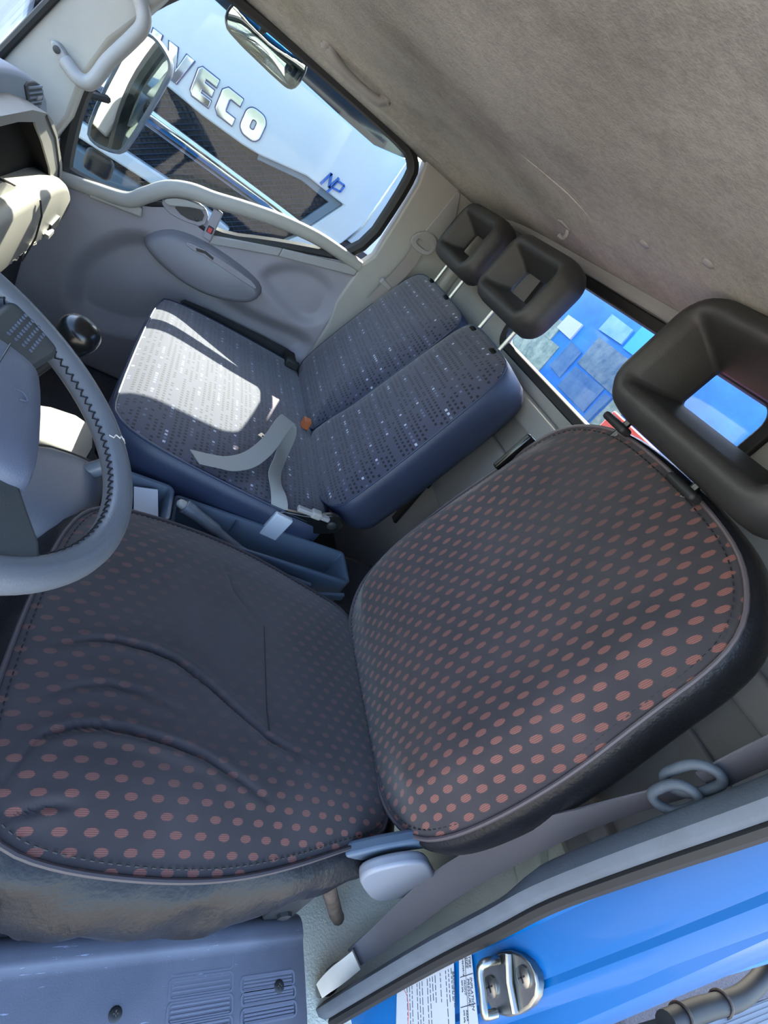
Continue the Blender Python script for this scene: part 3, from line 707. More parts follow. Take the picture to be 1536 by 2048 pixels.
# near-side seam sags: wavy piping
m = MB(); m.tube([P2(CF, p, .001) for p in offset_loop(lc, .002)], .0036, 8, True); m.build('piping', mat('piping_dark', (58, 52, 56), .5), cc)
m = MB(); L2 = resample(offset_loop(co, -.009), 420)
for i in range(0, 420, 2): m.tube([P2(CF, L2[i], .0062), P2(CF, L2[(i + 1) % 420], .0062)], .0010, 4)
o = m.build('stitching', M['black'], cc); o['kind'] = 'stuff'
def wob(i, k): return .003 * math.sin(i * .55 + k * 1.7) + .0022 * math.sin(i * 1.3 + k)
rings = []
for k, (o_, d) in enumerate(((-.004, 0), (.012, -.009), (.026, -.030), (.036, -.055), (.038, -.078), (.030, -.100), (.010, -.116), (-.03, -.124))):
    rings.append([P2(CF, (p[0] + (wob(i, k) if 0 < k < 6 else 0), p[1]), d * (.34 + .66 * sstep(-.03, .30, p[1])) + (wob(i * 2, k + 3) if 0 < k < 6 else 0)) for i, p in enumerate(offset_loop(lc, o_))])
m = MB(); m.loft(rings, True, False, True); m.build('cushion', M['leather'], seat, angle=80)
m = MB(); fp = []                                          # loose torn flap of leather at the front corner
for i in range(9):
    t_ = i / 8; fp.append((-.318 - .006 * math.sin(t_ * 9), .545 - .06 * t_, .405 - .06 * math.sin(t_ * 2.2)))
ribbon(m, fp, [(0, .3, 1), (.2, .1, 1), (0, .2, 1)], [.03, .05, .03], .002); m.build('torn_flap', M['leather'], seat)
m = MB(); m.tube([P2(CF, (x_, .246), chh(.5, x_, .246) + .002) for x_ in (.088, .03, -.03, -.08, -.116)], .0008, 5); o = m.build('loose_thread', M['black'], cc)
# metalwork under the cushion
m = MB(); m.box((-.225, .05, .02), (.225, .55, .24)); m.build('seat_base', M['dark'], seat, bevel=.015)
m = MB(); m.prism([(.20, .318), (.16, .352), (.10, .385), (.05, .42), (.0, .445), (-.05, .455), (-.05, .42), (.0, .405), (.04, .375), (.10, .345), (.15, .322), (.20, .300)], XF(-.272), 0, .022); m.build('side_arm', M['console'], seat, bevel=.006, seg=3)
m = MB(); m.prism([(.20, .30), (.05, .37), (.045, .30), (.16, .285)], XF(-.262), 0, .006); pl = m.build('side_plate', M['rust'], seat)
lab = MB(); lab.prism([(.122, .322), (.062, .332), (.058, .312), (.114, .300)], XF(-.2635), 0, .001); sl_ = lab.build('rating_label', M['cream'], seat); sl_['label'] = 'small cream label with brown print'
for k in range(9):
    if k == 0: m = MB()
    y0 = .115 - k * .006; m.box((-.2642, y0 - .003, .3085 + k * .0007 + random.uniform(0, .006)), (-.2634, y0, .319 + random.uniform(0, .006)))
o = m.build('print', M['rust'], sl_); o['kind'] = 'stuff'
m = MB(); m.prism(smooth([(.062, .375), (.060, .405), (.035, .428), (.0, .440), (-.035, .432), (-.085, .385), (-.128, .345), (-.135, .305), (-.112, .268), (-.075, .255), (-.045, .262), (.01, .315)], 2), XF(-.298), 0, .02); m.build('recline_lever', M['lever'], seat, bevel=.006, seg=4)
m = MB(); m.tube([(-.275, .085, .325), (-.280, .04, .26), (-.285, -.04, .15), (-.285, -.06, .125)], .0125, 10); m.build('strut', M['rust'], seat)
m = MB(); m.prism([(.145, .335), (.095, .335), (.08, .20), (.095, .18), (.125, .185), (.14, .21)], XF(-.296), 0, .008); br = m.build('rail_bracket', M['dark'], seat, bevel=.003)
m = MB(); m.lathe([(.012, 0), (.012, .006), (.007, .008)], (-.296, .108, .225), (-1, 0, 0), 6); m.build('bolt', M['dark'], br)
m = MB(); m.box((.255, .03, .335), (.285, .17, .36)); m.build('inner_slide_rail', M['steel'], seat, bevel=.004)
m = MB(); m.prism([(.15, .378), (.075, .372), (.06, .345), (-.02, .372), (-.02, .352), (.07, .325), (.15, .34)], XF(.30), 0, .012); m.build('inner_bracket', M['console'], seat, bevel=.003)
m = MB(); m.tube([(.16, .59, .30), (.11, .595, .325), (.0, .605, .30), (-.08, .60, .26)], .010, 8); m.build('front_release_bar', M['blackgloss'], seat)
m = MB(); m.box((.262, -.11, .86), (.276, -.07, .955), Matrix.Rotation(.15, 3, 'X')); m.build('hanger_clip', M['blackgloss'], seat, bevel=.004)
# headrest
def headrest(parent, name, cx, cz, hw, hh, y0, depth, lean, mt):
    fr_ = (V3((cx, y0, cz)), V3((1, 0, 0)), V3((0, -lean, 1)).normalized(), V3((0, 1, lean)).normalized())
    sec = [(-.010, 0), (-.002, .012), (0, .035), (0, depth * .55), (-.004, depth * .8), (-.014, depth * .95), (-.026, depth), (-.036, depth * .985), (-.044, depth * .93), (-.049, depth * .82), (-.062, depth * .45), (-.076, .014), (-.077, .004), (-.06, -.004), (-.03, -.004)]
    k = hh / .105; rings = []
    for inn, d in sec:
        i_ = inn * k; a = hw + i_; b_ = hh + i_ * .93
        rr = max(.010, (.062 + inn * 1.05) * k)
        rings.append([P2(fr_, p, d) for p in rrect(0, 0, a, b_, min(rr, b_ * .95, a * .95), 7)])
    rings.append(rings[0])
    m = MB(); m.loft(rings); return m.build(name, mt, parent, angle=80)
hr = headrest(seat, 'headrest', .015, 1.200, .196, .112, -.165, .105, .10, M['headrest'])
for x in (.145, -.035):
    m = MB(); m.tube([(x, -.115, 1.04), (x, -.118, 1.12)], .007, 10); p = m.build('post', M['blackgloss'], hr)
    m = MB(); m.box((x - .03, -.112, 1.072), (x + .03, -.085, 1.086)); m.build('post_collar', M['black'], hr, bevel=.006, seg=3)

# ================================================================== PASSENGER BENCH
bench = thing('passenger_bench', 'two-place passenger bench in navy fabric with black and pale check marks', 'seat', (.95, .25, .02))
bv = V3((0, .5, .028)).normalized(); CBF = (V3((0, .06, .43)), V3((1, 0, 0)), bv, V3((0, -bv.z, bv.y)))
bc = smooth([(.470, -.03), (1.425, -.03), (1.42, .1), (1.385, .35), (1.345, .49), (1.29, .53), (.60, .54), (.535, .525), (.495, .44), (.465, .2), (.458, .05)], 2)
def bhh(r, x, y): return .020 * (1 - r ** 8) + .006 * (1 - r ** 2) + .004 * math.sin(x * 9) * (1 - r ** 4)
m = MB(); pillow(m, bc, CBF, bhh, 64, (.93, .25)); bcu = m.build('cushion_top', M['bench'], bench, angle=80)
lb = resample(bc, 100)
m = MB(); m.loft([[P2(CBF, p, d) for p in offset_loop(lb, o_)] for o_, d in ((-.002, 0), (.006, -.006), (.010, -.03), (.008, -.08), (0, -.125), (-.02, -.14))], True, False, True); m.build('cushion', M['navy'], bench, angle=70)
m = MB(); m.tube([P2(CBF, p, 0) for p in offset_loop(lb, .002)], .003, 6, True); m.build('piping', M['navy'], bcu)
bbv = V3((0, -.20, .55)).normalized(); BBF = (V3((0, .06, .43)), V3((1, 0, 0)), bbv, V3((0, bbv.z, -bbv.y)))
def backpiece(outline, mx):
    m = MB(); pillow(m, outline, BBF, lambda r, x, y: .022 * (1 - r ** 6) + .010 * (1 - r ** 2), 50); fb = m.build('backrest_face', M['bench'], bench, angle=80)
    l_ = resample(outline, 90)
    m = MB(); m.loft([[P2(BBF, p, d) for p in offset_loop(l_, o_)] for o_, d in ((-.002, 0), (.004, -.006), (.006, -.03), (.006, -.10), (-.004, -.125), (-.03, -.135))], True, False, True); m.build('backrest', M['navy'], bench, angle=70)
    m = MB(); m.tube([P2(BBF, p, 0) for p in offset_loop(l_, .001)], .0025, 6, True); m.build('piping', M['navy'], fb)
backpiece(smooth([(.487, .0), (.90, -.005), (.905, .06), (.885, .11), (.880, .30), (.878, .55), (.865, .60), (.82, .615), (.62, .612), (.575, .60), (.545, .555), (.52, .40), (.495, .2)], 2), 0)
backpiece(smooth([(.91, .0), (1.40, -.005), (1.435, .1), (1.435, .35), (1.42, .53), (1.385, .585), (1.30, .605), (1.0, .605), (.91, .60), (.889, .55), (.890, .30), (.895, .12), (.918, .07)], 2), 1)
for cx, xs in ((.748, (.818, .665)), (1.165, (1.255, 1.085))):
    h = headrest(bench, 'headrest', cx, 1.160, .165, .100, -.185, .080, .12, M['headrest']); h['label'] = 'black open-centre headrest'
    for x in xs:
        m = MB(); m.tube([(x, -.150, .95), (x, -.158, 1.09)], .006, 10); m.build('post', M['steel'], h)
        m = MB(); m.lathe([(.017, 0), (.017, .006), (.012, .012), (.008, .012)], (x, -.145, .988), (0, -.3, 1), 14); m.build('post_guide', M['blackgloss'], h)
# hinge at the near end of the bench
m = MB(); m.prism(smooth([(.20, .40), (.20, .435), (.10, .452), (.07, .475), (.045, .482), (.018, .470), (.010, .445), (.022, .425), (.06, .405), (.13, .385)], 1), XF(.456), 0, .016); hg = m.build('hinge_bracket', M['blackgloss'], bench, bevel=.004)
m = MB(); m.lathe([(.013, 0), (.013, .005), (.007, .008)], (.456, .046, .450), (-1, 0, 0), 16); m.build('pivot_bolt', M['dark'], hg)
m = MB(); m.box((.440, .065, .462), (.456, .155, .474)); rl = m.build('release_lever', M['trim'], bench, bevel=.003)
m = MB(); m.box((.436, .09, .460), (.458, .118, .480)); m.build('lever_cap', M['trim_light'], rl, bevel=.005, seg=3)
m = MB(); m.box((.48, .0, .02), (1.40, .50, .29)); m.build('bench_box', M['dark'], bench, bevel=.02)
m = MB(); m.prism([(.115, .40), (.075, .40), (.06, .335), (.09, .335)], XF(.47), 0, .02); m.build('hinge_foot', M['black'], bench)
m = MB(); m.box((.885, .075, .455), (.915, .10, .485)); m.build('orange_tag', M['orange'], bench, bevel=.003)
# buckle set into the far rear of the cushion
t = thing('belt_buckle', 'black belt buckle stalk at the far rear corner of the navy bench', 'buckle', (1.37, .10, .45))
m = MB(); m.box((1.33, .085, .448), (1.43, .125, .475)); m.build('stalk', M['black'], t, bevel=.006)
m = MB(); m.box((1.31, .078, .452), (1.335, .13, .482)); m.build('head', M['dark'], t, bevel=.005)

# ================================================================== BELTS
t = thing('lap_belt', 'pale grey lap belt with loose twisted end lying on the navy bench', 'seat belt', (.6, .25, .47))
m = MB(); ribbon(m, [(.490, .415, .4705), (.50, .37, .472), (.515, .33, .473), (.555, .285, .480), (.62, .245, .500), (.70, .215, .530), (.735, .195, .535), (.72, .180, .515), (.66, .190, .482), (.59, .205, .474), (.53, .215, .472), (.488, .205, .466), (.468, .195, .452), (.460, .185, .430)],
       [(.8, .5, 0), (.85, .45, 0), (.8, .5, .1), (.5, .75, .2), (.3, .8, .3), (.2, .9, .3), (.1, 1, .2), (.1, .9, .4), (.2, .8, .5), (.2, .7, .6), (.2, .85, .3), (.1, 1, .1), (0, 1, 0), (0, 1, 0)], .045, .0012, 5)
m.build('webbing', M['belt_light'], t)
m = MB(); m.box((.440, .150, .355), (.456, .200, .432), Matrix.Rotation(.12, 3, 'X')); m.build('end_sleeve', M['paper'], t, bevel=.004, seg=2)
m = MB(); m.ring([(.66, .20), (.69, .26), (.71, .25), (.68, .19)], [(.668, .205), (.69, .25), (.70, .246), (.679, .199)], ZF(.474), 0, .003); m.build('tongue', M['steel'], t)

t = thing('passenger_belt', 'beige shoulder belt through a loop on the pillar behind the passenger door', 'seat belt', (1.45, -.1, 1.05))
m = MB(); ribbon(m, [(1.444, -.105, 1.050), (1.432, -.105, 1.0), (1.425, -.095, .94), (1.42, -.08, .88), (1.41, -.06, .80)], [(.1, 1, .1)] * 3, .046, .0012, 5); m.build('webbing', M['belt_beige'], t)
m = MB(); m.ring(smooth([(-.06, 1.055), (-.075, 1.085), (-.10, 1.105), (-.135, 1.11), (-.16, 1.09), (-.162, 1.06), (-.145, 1.035), (-.08, 1.03)], 2), smooth([(-.08, 1.06), (-.085, 1.07), (-.10, 1.075), (-.13, 1.075), (-.145, 1.07), (-.145, 1.055), (-.13, 1.05), (-.09, 1.05)], 2), XF(1.435), 0, .012); m.build('guide_loop', M['trim'], t, bevel=.003)
m = MB(); m.lathe([(.016, 0), (.016, .01), (.010, .016)], (1.452, -.125, 1.092), (-1, 0, 0), 18); m.build('anchor_cap', M['trim'], t)
m = MB(); m.box((1.415, -.095, .868), (1.435, -.045, .888), Matrix.Rotation(.2, 3, 'X')); m.build('lower_guide', M['trim'], t, bevel=.004)

t = thing('driver_belt', 'grey shoulder belt hanging slack between the driver seat and the door pillar', 'seat belt', (-.33, -.09, .07))
wd = [(.75, .5, .2), (.85, .3, .2), (.95, .2, .1), (.95, .2, .1), (.9, .3, .1), (.6, .75, .1), (.45, .85, .1), (.4, .9, .1)]
m = MB(); ribbon(m, [(-.352, -.06, .155), (-.338, -.085, .215), (-.324, -.095, .30), (-.314, -.10, .40), (-.315, -.10, .52), (-.321, -.10, .63), (-.332, -.10, .715), (-.344, -.10, .79), (-.352, -.10, .835)], wd, [.030, .042, .050, .048, .040, .034, .030, .028], .0015, 6)
ribbon(m, [(-.356, -.10, .865), (-.357, -.102, .93), (-.364, -.11, 1.06), (-.388, -.13, 1.24)], [(.45, .85, .1)] * 3, [.036, .042, .044], .0015, 5); wb = m.build('webbing', M['belt'], t)
def link(c_, hz, hx, tw, y_):
    return [V3((c_[0] + hx * math.cos(a_) - tw * math.sin(a_) * hz, y_ + .012 * math.cos(a_), c_[1] + hz * math.copysign(abs(math.sin(a_)) ** .7, math.sin(a_)))) for a_ in [2 * math.pi * k / 28 for k in range(28)]]
m = MB(); m.tube(link((-.352, .862), .030, .013, .25, -.078), .0062, 10, True); m.tube(link((-.362, .835), .024, .012, .2, -.070), .0062, 10, True)
m.build('guide_loop', M['seal'], t)
m = MB(); ribbon(m, [(-.378, -.024, .100), (-.372, -.030, .122), (-.364, -.045, .150), (-.356, -.058, .172)], [(.8, .5, .15), (.9, .3, .15), (.8, .5, .15)], [.022, .030, .030], .004, 5); m.build('anchor_cover', M['cream'], t)
m = MB(); m.prism(smooth([(-.352, .09), (-.347, .13), (-.354, .16), (-.365, .150), (-.385, .11), (-.388, .08), (-.375, .065)], 1), YF(-.055), 0, .016); an = m.build('anchor_plate', M['blackgloss'], t, bevel=.005)
m = MB(); m.lathe([(.011, 0), (.011, .010), (.006, .012)], (-.376, -.040, .085), (0, 1, 0), 12); m.build('anchor_bolt', M['steel'], an)

# ================================================================== JAMB FITTINGS
t = thing('door_striker', 'zinc door striker plate bolted to the blue door jamb', 'striker', (-.452, -.09, .49))
sp2 = smooth([(-.424, .452), (-.420, .50), (-.438, .535), (-.462, .543), (-.482, .525), (-.488, .48), (-.478, .448), (-.455, .435), (-.436, .438)], 1)
m = MB(); m.prism(sp2, YF(-.092), 0, .016); m.build('plate', M['steel'], t, bevel=.003, seg=3)
m = MB(); m.tube(catmull([(-.430, -.072, .487), (-.430, -.052, .485), (-.434, -.046, .475), (-.455, -.046, .468), (-.474, -.046, .462), (-.478, -.052, .458), (-.478, -.072, .456)], 4), .0055, 10); m.build('loop', M['steel'], t)
m = MB(); m.tube([(-.428, -.072, .508), (-.455, -.070, .497), (-.484, -.072, .490)], .005, 8); m.build('ridge', M['steel'], t)
for x, z in ((-.455, .520), (-.452, .458)):
    m = MB(); m.lathe([(.012, 0), (.012, .004), (.008, .006)], (x, -.077, z), (0, 1, 0), 18); s_ = m.build('screw', M['steel'], t)
    m = MB(); m.box((x - .006, -.0712, z - .001), (x + .006, -.0700, z + .001)); m.box((x - .001, -.0712, z - .006), (x + .001, -.0700, z + .006)); m.build('cross_slot', M['dark'], s_)
# text helper
def text(parent, name, body, O_, U, V, size, m_, ext=.0002, wide=1.0, bold=0):
    cu = bpy.data.curves.new('tmp', 'FONT'); cu.body = body; cu.size = size; cu.extrude = ext; cu.offset = bold; cu.resolution_u = 2
    ob = bpy.data.objects.new('tmp', cu); C.objects.link(ob)
    dg = bpy.context.evaluated_depsgraph_get(); me = ob.evaluated_get(dg).to_mesh()
    N = U.cross(V).normalized(); mb = MB()
    mb.add([O_ + U * v.co.x * wide + V * v.co.y + N * v.co.z for v in me.vertices], [tuple(p.vertices) for p in me.polygons])
    ob.evaluated_get(dg).to_mesh_clear(); bpy.data.objects.remove(ob)
    o = mb.build(name, m_, parent, flat=True); return o
INK = mat('ink', (60, 66, 78), .6)
# text on the jamb reads with its baseline running down the pillar, letters' tops towards the door opening side
JU, JV = V3((-.25, 0, -1)).normalized(), V3((1, 0, -.25)).normalized()
def stick(O_, w_, h_, name, label, cat):
    o = MB(); o.prism([(0, 0), (w_, 0), (w_, h_), (0, h_)], (O_, JU, JV, JU.cross(JV)), -.0004, .0006); return o
# tyre-pressure label: strip next to the striker
U1 = V3((-.30, 0, -.095)).normalized(); V1 = V3((-.095, 0, .30)).normalized()   # U outward over the jamb, V up
def jp(x, z): return V3((x, -.0855 - .0 , z))
t = thing('tyre_label', 'narrow white tyre size and inflation pressure label on the blue door jamb', 'label', (-.45, -.083, .40))
JY = -.0795
Fj = (V3((0, JY, 0)), V3((1, 0, 0)), V3((0, 0, 1)), V3((0, 1, 0)))
m = MB(); m.prism([(-.408, .405), (-.410, .432), (-.50, .405), (-.505, .362)], Fj, 0, .001); m.build('sheet', M['paper'], t)
m = MB()
for a, b_ in (((-.4085, .4185), (-.502, .384)), ((-.4300, .3975), (-.4315, .4255)), ((-.4600, .384), (-.4615, .4165))):
    d = V3((b_[0] - a[0], 0, b_[1] - a[1])); n_ = V3((-d.z, 0, d.x)).normalized() * .0005
    A_, B_ = V3((a[0], JY + .0012, a[1])), V3((b_[0], JY + .0012, b_[1])); m.add([A_ - n_, B_ - n_, B_ + n_, A_ + n_], [(0, 1, 2, 3)])
m.build('ruling', INK, t)
TU = V3((-1, 0, -.33)).normalized(); TV = V3((-.33, 0, 1)).normalized()
for s_, x, z, sz in (('TIRE', -.4115, .4248, .0068), ('SIZE', -.4115, .4185, .0068), ('INFLATION', -.434, .4175, .0068), ('PRESSURE', -.434, .4110, .0068), ('FRONT', -.434, .4035, .005), ('REAR', -.464, .3940, .005), ('195/75R16', -.411, .4105, .0045), ('450 kPa', -.433, .3985, .0042), ('475 kPa', -.463, .3885, .0042)):
    text(t, 'lettering', s_, V3((x, JY + .0013, z)), TU, TV, sz, INK)
t = thing('data_label', 'pale data label with small print and a red curve, low on the blue door jamb', 'label', (-.45, -.083, .32))
m = MB(); m.prism([(-.4115, .245), (-.4085, .392), (-.50, .352), (-.515, .20)], Fj, 0, .001); m.build('sheet', M['paper'], t)
m = MB()
for k in range(17):
    z = .382 - k * .0066 - (.006 if k > 4 else 0)
    x = -.416; e = random.uniform(.02, .06)
    if k in (3, 9, 13): continue
    while e > 0:
        l_ = random.uniform(.003, .009); a = V3((x, JY + .0012, z + (x + .416) * .33)); b_ = a + TU * l_
        m.add([a, b_, b_ + TV * .0016, a + TV * .0016], [(0, 1, 2, 3)]); x -= l_ + .0015; e -= l_
o = m.build('small_print', INK, t); o['kind'] = 'stuff'
text(t, 'lettering', 'BRIDGESTONE', V3((-.420, JY + .0013, .3835)), TU, TV, .006, INK)
m = MB(); m.tube([(-.415, JY + .001, .262), (-.425, JY + .001, .268), (-.44, JY + .001, .266), (-.455, JY + .001, .258), (-.47, JY + .001, .254)], .0006, 4); m.build('red_curve', mat('red_ink', (215, 60, 60), .6), t)

# ================================================================== STEERING WHEEL
th = .521; wn = V3((0, -math.sin(th), math.cos(th))); wc = V3((0, .7285, .7695))
e1 = V3((1, 0, 0)); e2 = wn.cross(e1); ro_ = .26
w1_ = (e1 * math.cos(ro_) + e2 * math.sin(ro_)); w2_ = wn.cross(w1_)
WF = (wc, w1_, w2_, wn)
wh = thing('steering_wheel', 'grey leather-wrapped steering wheel with laced seam and airbag hub', 'steering wheel', wc)
m = MB(); n = 96; k = 18; R_, r_ = .1945, .0172; vs = []
for i in range(n):
    a = 2 * math.pi * i / n; d = w1_ * math.cos(a) + w2_ * math.sin(a)
    for j in range(k):
        b_ = 2 * math.pi * j / k; vs.append(wc + d * (R_ + r_ * math.cos(b_)) + wn * r_ * math.sin(b_))
m.add(vs, [(i * k + j, ((i + 1) % n) * k + j, ((i + 1) % n) * k + (j + 1) % k, i * k + (j + 1) % k) for i in range(n) for j in range(k)])
rim = m.build('rim', M['wheel'], wh)
m = MB()
for i in range(210):                                       # lacing along the inner side
    a = 2 * math.pi * i / 210; d = w1_ * math.cos(a) + w2_ * math.sin(a); tn = -w1_ * math.sin(a) + w2_ * math.cos(a)
    c0 = wc + d * (R_ - r_ * .96) + wn * .004; sgn = 1 if i % 2 else -1
    m.tube([c0 - tn * .0035 + wn * .004 * sgn, c0 - d * .0012, c0 + tn * .0035 - wn * .004 * sgn], .0009, 4)
o = m.build('lacing', M['black'], rim); o['kind'] = 'stuff'
m = MB()
for jd in range(13):                                       # pale zig-zag cross seam
    b_ = -1.3 + jd * .24; a = -.95 - ro_ + (.012 if jd % 2 else -.012); a2 = -.95 - ro_ + (-.012 if jd % 2 else .012)
    def pt(a_, bb): 
        d = w1_ * math.cos(a_) + w2_ * math.sin(a_); return wc + d * (R_ + (r_ + .0006) * math.cos(bb)) + wn * (r_ + .0006) * math.sin(bb)
    m.tube([pt(a, b_ + .6), pt(a2, b_ + .84)], .0009, 4)
m.build('cross_seam', M['cream'], rim)
hubp = smooth([(-.115, -.074), (.07, -.074), (.092, -.05), (.088, .0), (.075, .045), (.04, .07), (-.04, .07), (-.075, .045), (-.105, .0), (-.12, -.05)], 2)
hubp = smooth([(-.085, -.078), (.075, -.072), (.092, -.05), (.088, .0), (.075, .045), (.04, .07), (-.04, .07), (-.075, .045), (-.088, .0), (-.098, -.05)], 2)
hl = resample(hubp, 60)
m = MB(); m.loft([[P2(WF, p, d) for p in offset_loop(hl, o_)] for o_, d in ((.0, -.04), (.003, -.01), (0, .008), (-.006, .018))] + [[P2(WF, p, d) for p in scale_loop(hl, f_)] for f_, d in ((.84, .023), (.6, .0255), (.3, .0265), (.02, .0267))], True, True, True); hub = m.build('airbag_hub', M['hub'], wh, angle=60)
m = MB(); m.tube([P2(WF, (-.09, .012), .0255), P2(WF, (0, -.006), .0268), P2(WF, (.078, -.022), .0245)], .0008, 5); m.build('hub_seam', M['dark'], hub)
m = MB(); m.tube(catmull([P2(WF, (.012, -.030), .0262), P2(WF, (.016, -.040), .0263), P2(WF, (.008, -.046), .0263), P2(WF, (.003, -.038), .0263)], 4), .0009, 5); m.build('embossed_mark', M['hub'], hub)
for sg in (1, -1):
    sp3 = smooth([(.06 * sg, .012), (.10 * sg, .000), (.16 * sg, -.018), (.190 * sg, -.030), (.180 * sg, -.085), (.150 * sg, -.092), (.115 * sg, -.075), (.07 * sg, -.055)], 1)
    m = MB(); m.prism(sp3, WF, -.012, .010); s_ = m.build('spoke', M['wheel_dark'], wh, bevel=.006, seg=3)
    if sg < 0: continue
    m = MB()
    for i in range(8):
        for j in range(4):
            p = P2(WF, (sg * (.115 + i * .008), -.028 - j * .009 - i * .0022), .0102); m.lathe([(.0026, -.001), (.002, .001), (.0005, .0015)], p, wn, 6)
    o = m.build('grip_nubs', M['hub'], s_); o['kind'] = 'stuff'
col = thing('steering_column', 'dark column cover under the steering wheel', 'column', wc - wn * .25)
m = MB(); m.tube([wc - wn * .05, wc - wn * .16, wc - wn * .34], [.05, .06, .065], 20); m.build('shroud', M['hub'], col)

# gear lever
t = thing('gear_lever', 'glossy black gear lever knob beyond the steering wheel', 'gear lever', (.37, .74, .50))
ka = V3((-.10, -.25, .95)).normalized(); kc = V3((.352, .685, .690))
m = MB(); m.lathe([(.012, -.040), (.018, -.030), (.027, -.012), (.031, .006), (.030, .018), (.024, .028), (.013, .034), (.002, .036)], kc, ka, 24); m.build('knob', M['blackgloss'], t)
m = MB(); m.tube(catmull([kc - ka * .035, (.362, .72, .60), (.37, .76, .52), (.375, .84, .46)], 5), .008, 10); m.build('shaft', M['dark'], t)
t_ = thing('shift_console', 'grey grained console hump with small lever on the engine tunnel', 'console', (.32, .63, .30))
cp_ = resample(smooth([(.22, .555), (.40, .56), (.43, .60), (.425, .70), (.36, .74), (.24, .74), (.19, .69), (.185, .61)], 1), 40)
m = MB(); O, U, V, N = ZF(0); m.loft([[V3((p[0], p[1], z)) for p in offset_loop(cp_, o_)] for z, o_ in ((.28, .02), (.36, .01), (.40, .0), (.425, -.02))] + [[V3((p[0], p[1], z)) for p in scale_loop(cp_, f_)] for z, f_ in ((.437, .66), (.442, .4), (.443, .02))], True, False, True); m.build('body', M['console_dark'], t_, angle=70)
m = MB(); m.tube(catmull([(.37, .60, .425), (.375, .575, .45), (.379, .563, .456), (.384, .555, .460)], 5), [.016] * 15 + [.012], 12); m.build('lever', M['wheel'], t_)
m = MB(); m.tube([(p[0], p[1], .40) for p in offset_loop(cp_, .006)], .008, 8, True); m.build('collar', M['black'], t_)
m = MB(); m.prism(smooth([(.36, .62), (.62, .60), (.66, .68), (.60, .80), (.36, .80)], 1), ZF(.30), 0, .05); tag(m.build('tunnel_cover', mat('tunnel_vinyl', (112, 107, 97), .5, var=.08)), 'pale vinyl cover on the engine tunnel in front of the bench', 'cover')

# ================================================================== CENTRE TRAY, HANDBRAKE
t = thing('centre_tray', 'blue-grey plastic tray with square cup holder between driver seat and bench', 'console', (.395, .2, .30))
O, U, V, N = ZF(0)
def tray(x0, x1, y0, y1, z, dep, r, name):
    a = rrect((x0 + x1) / 2, (y0 + y1) / 2, (x1 - x0) / 2, (y1 - y0) / 2, r, 5)
    rg = []
    for o_, zz in ((.004, z - dep - .01), (.002, z - .012), (.003, z - .004), (.0, z), (-.005, z), (-.008, z - .003), (-.014, z - dep * .8), (-.020, z - dep)):
        rg.append([V3((p[0], p[1], zz)) for p in offset_loop(a, o_)])
    m = MB(); m.loft(rg, True, True, True); return m.build(name, M['console'], t, angle=50)
tr = tray(.342, .452, -.035, .420, .382, .080, .012, 'long_tray')
cu = tray(.335, .455, .428, .545, .398, .075, .018, 'cup_holder')
m = MB(); m.box((.430, .265, .34), (.442, .272, .376)); m.build('divider_rib', M['console'], tr)
t = thing('handbrake', 'grey handbrake lever with push button lying in the centre tray', 'handbrake', (.39, .25, .345))
m = MB(); m.tube(catmull([(.372, .20, .340), (.378, .26, .352), (.386, .32, .374), (.390, .385, .400), (.391, .405, .407)], 6), [.0085] * 6 + [.011] * 6 + [.0145] * 6 + [.0165] * 6 + [.0150], 14); m.build('grip', M['wheel'], t)
m = MB(); m.lathe([(.0105, 0), (.0105, .008), (.008, .014), (.003, .017)], (.391, .405, .407), (.01, .9, .33), 14); m.build('push_button', M['trim_light'], t)
m = MB(); m.box((.362, .452, .380), (.428, .500, .3815), Matrix.Rotation(-.35, 3, 'Y') @ Matrix.Rotation(.25, 3, 'Z')); tag(m.build('paper_slip', M['paper']), 'white slip of paper standing in the cup holder', 'paper')

# rear left corner bits
t = thing('jack_handle', 'black metal rod held in a grey clip behind the driver seat', 'rod', (-.27, -.275, .60))
m = MB(); m.tube([(-.20, -.27, .595), (-.262, -.27, .602)], .008, 10); m.build('rod', M['blackgloss'], t)
m = MB(); m.box((-.325, -.30, .582), (-.262, -.258, .622)); m.build('clip', M['trim'], t, bevel=.008, seg=3)
t = thing('storage_flap', 'grey plastic flap with dark slot low on the rear wall behind the driver', 'flap', (-.30, -.285, .44))
m = MB(); m.prism([(-.262, .405), (-.276, .475), (-.34, .448), (-.33, .395)], YF(-.30), .0, .03); fb = m.build('body', M['vinyl'], t, bevel=.005)
m = MB(); m.box((-.262, -.30, .395), (-.235, -.272, .455)); m.build('slot', M['dark'], t)
t = thing('rear_strap', 'black strap bracket on the rear wall between the seats', 'strap', (.70, -.27, .45))
m = MB(); m.box((.69, -.285, .38), (.72, -.272, .56)); m.build('strap', M['black'], t, bevel=.003)
m = MB(); m.box((.682, -.287, .55), (.73, -.265, .57)); m.build('hook', M['dark'], t, bevel=.003)

# ================================================================== OUTSIDE
m = MB(); m.box((-40, -40, -1.05), (40, 40, -.95)); struct(m.build('floor_outside', M['ground'], flat=True)); bpy.data.objects['floor_outside'].name = 'ground'
m = MB(); m.box((-1.6, -12, -.96), (2.4, 3, -.945)); struct(m.build('asphalt_lane', mat('dark_asphalt', (108, 104, 112), .9, var=.35, vscale=90, bump=.6, bscale=200, bdist=.01), flat=True))
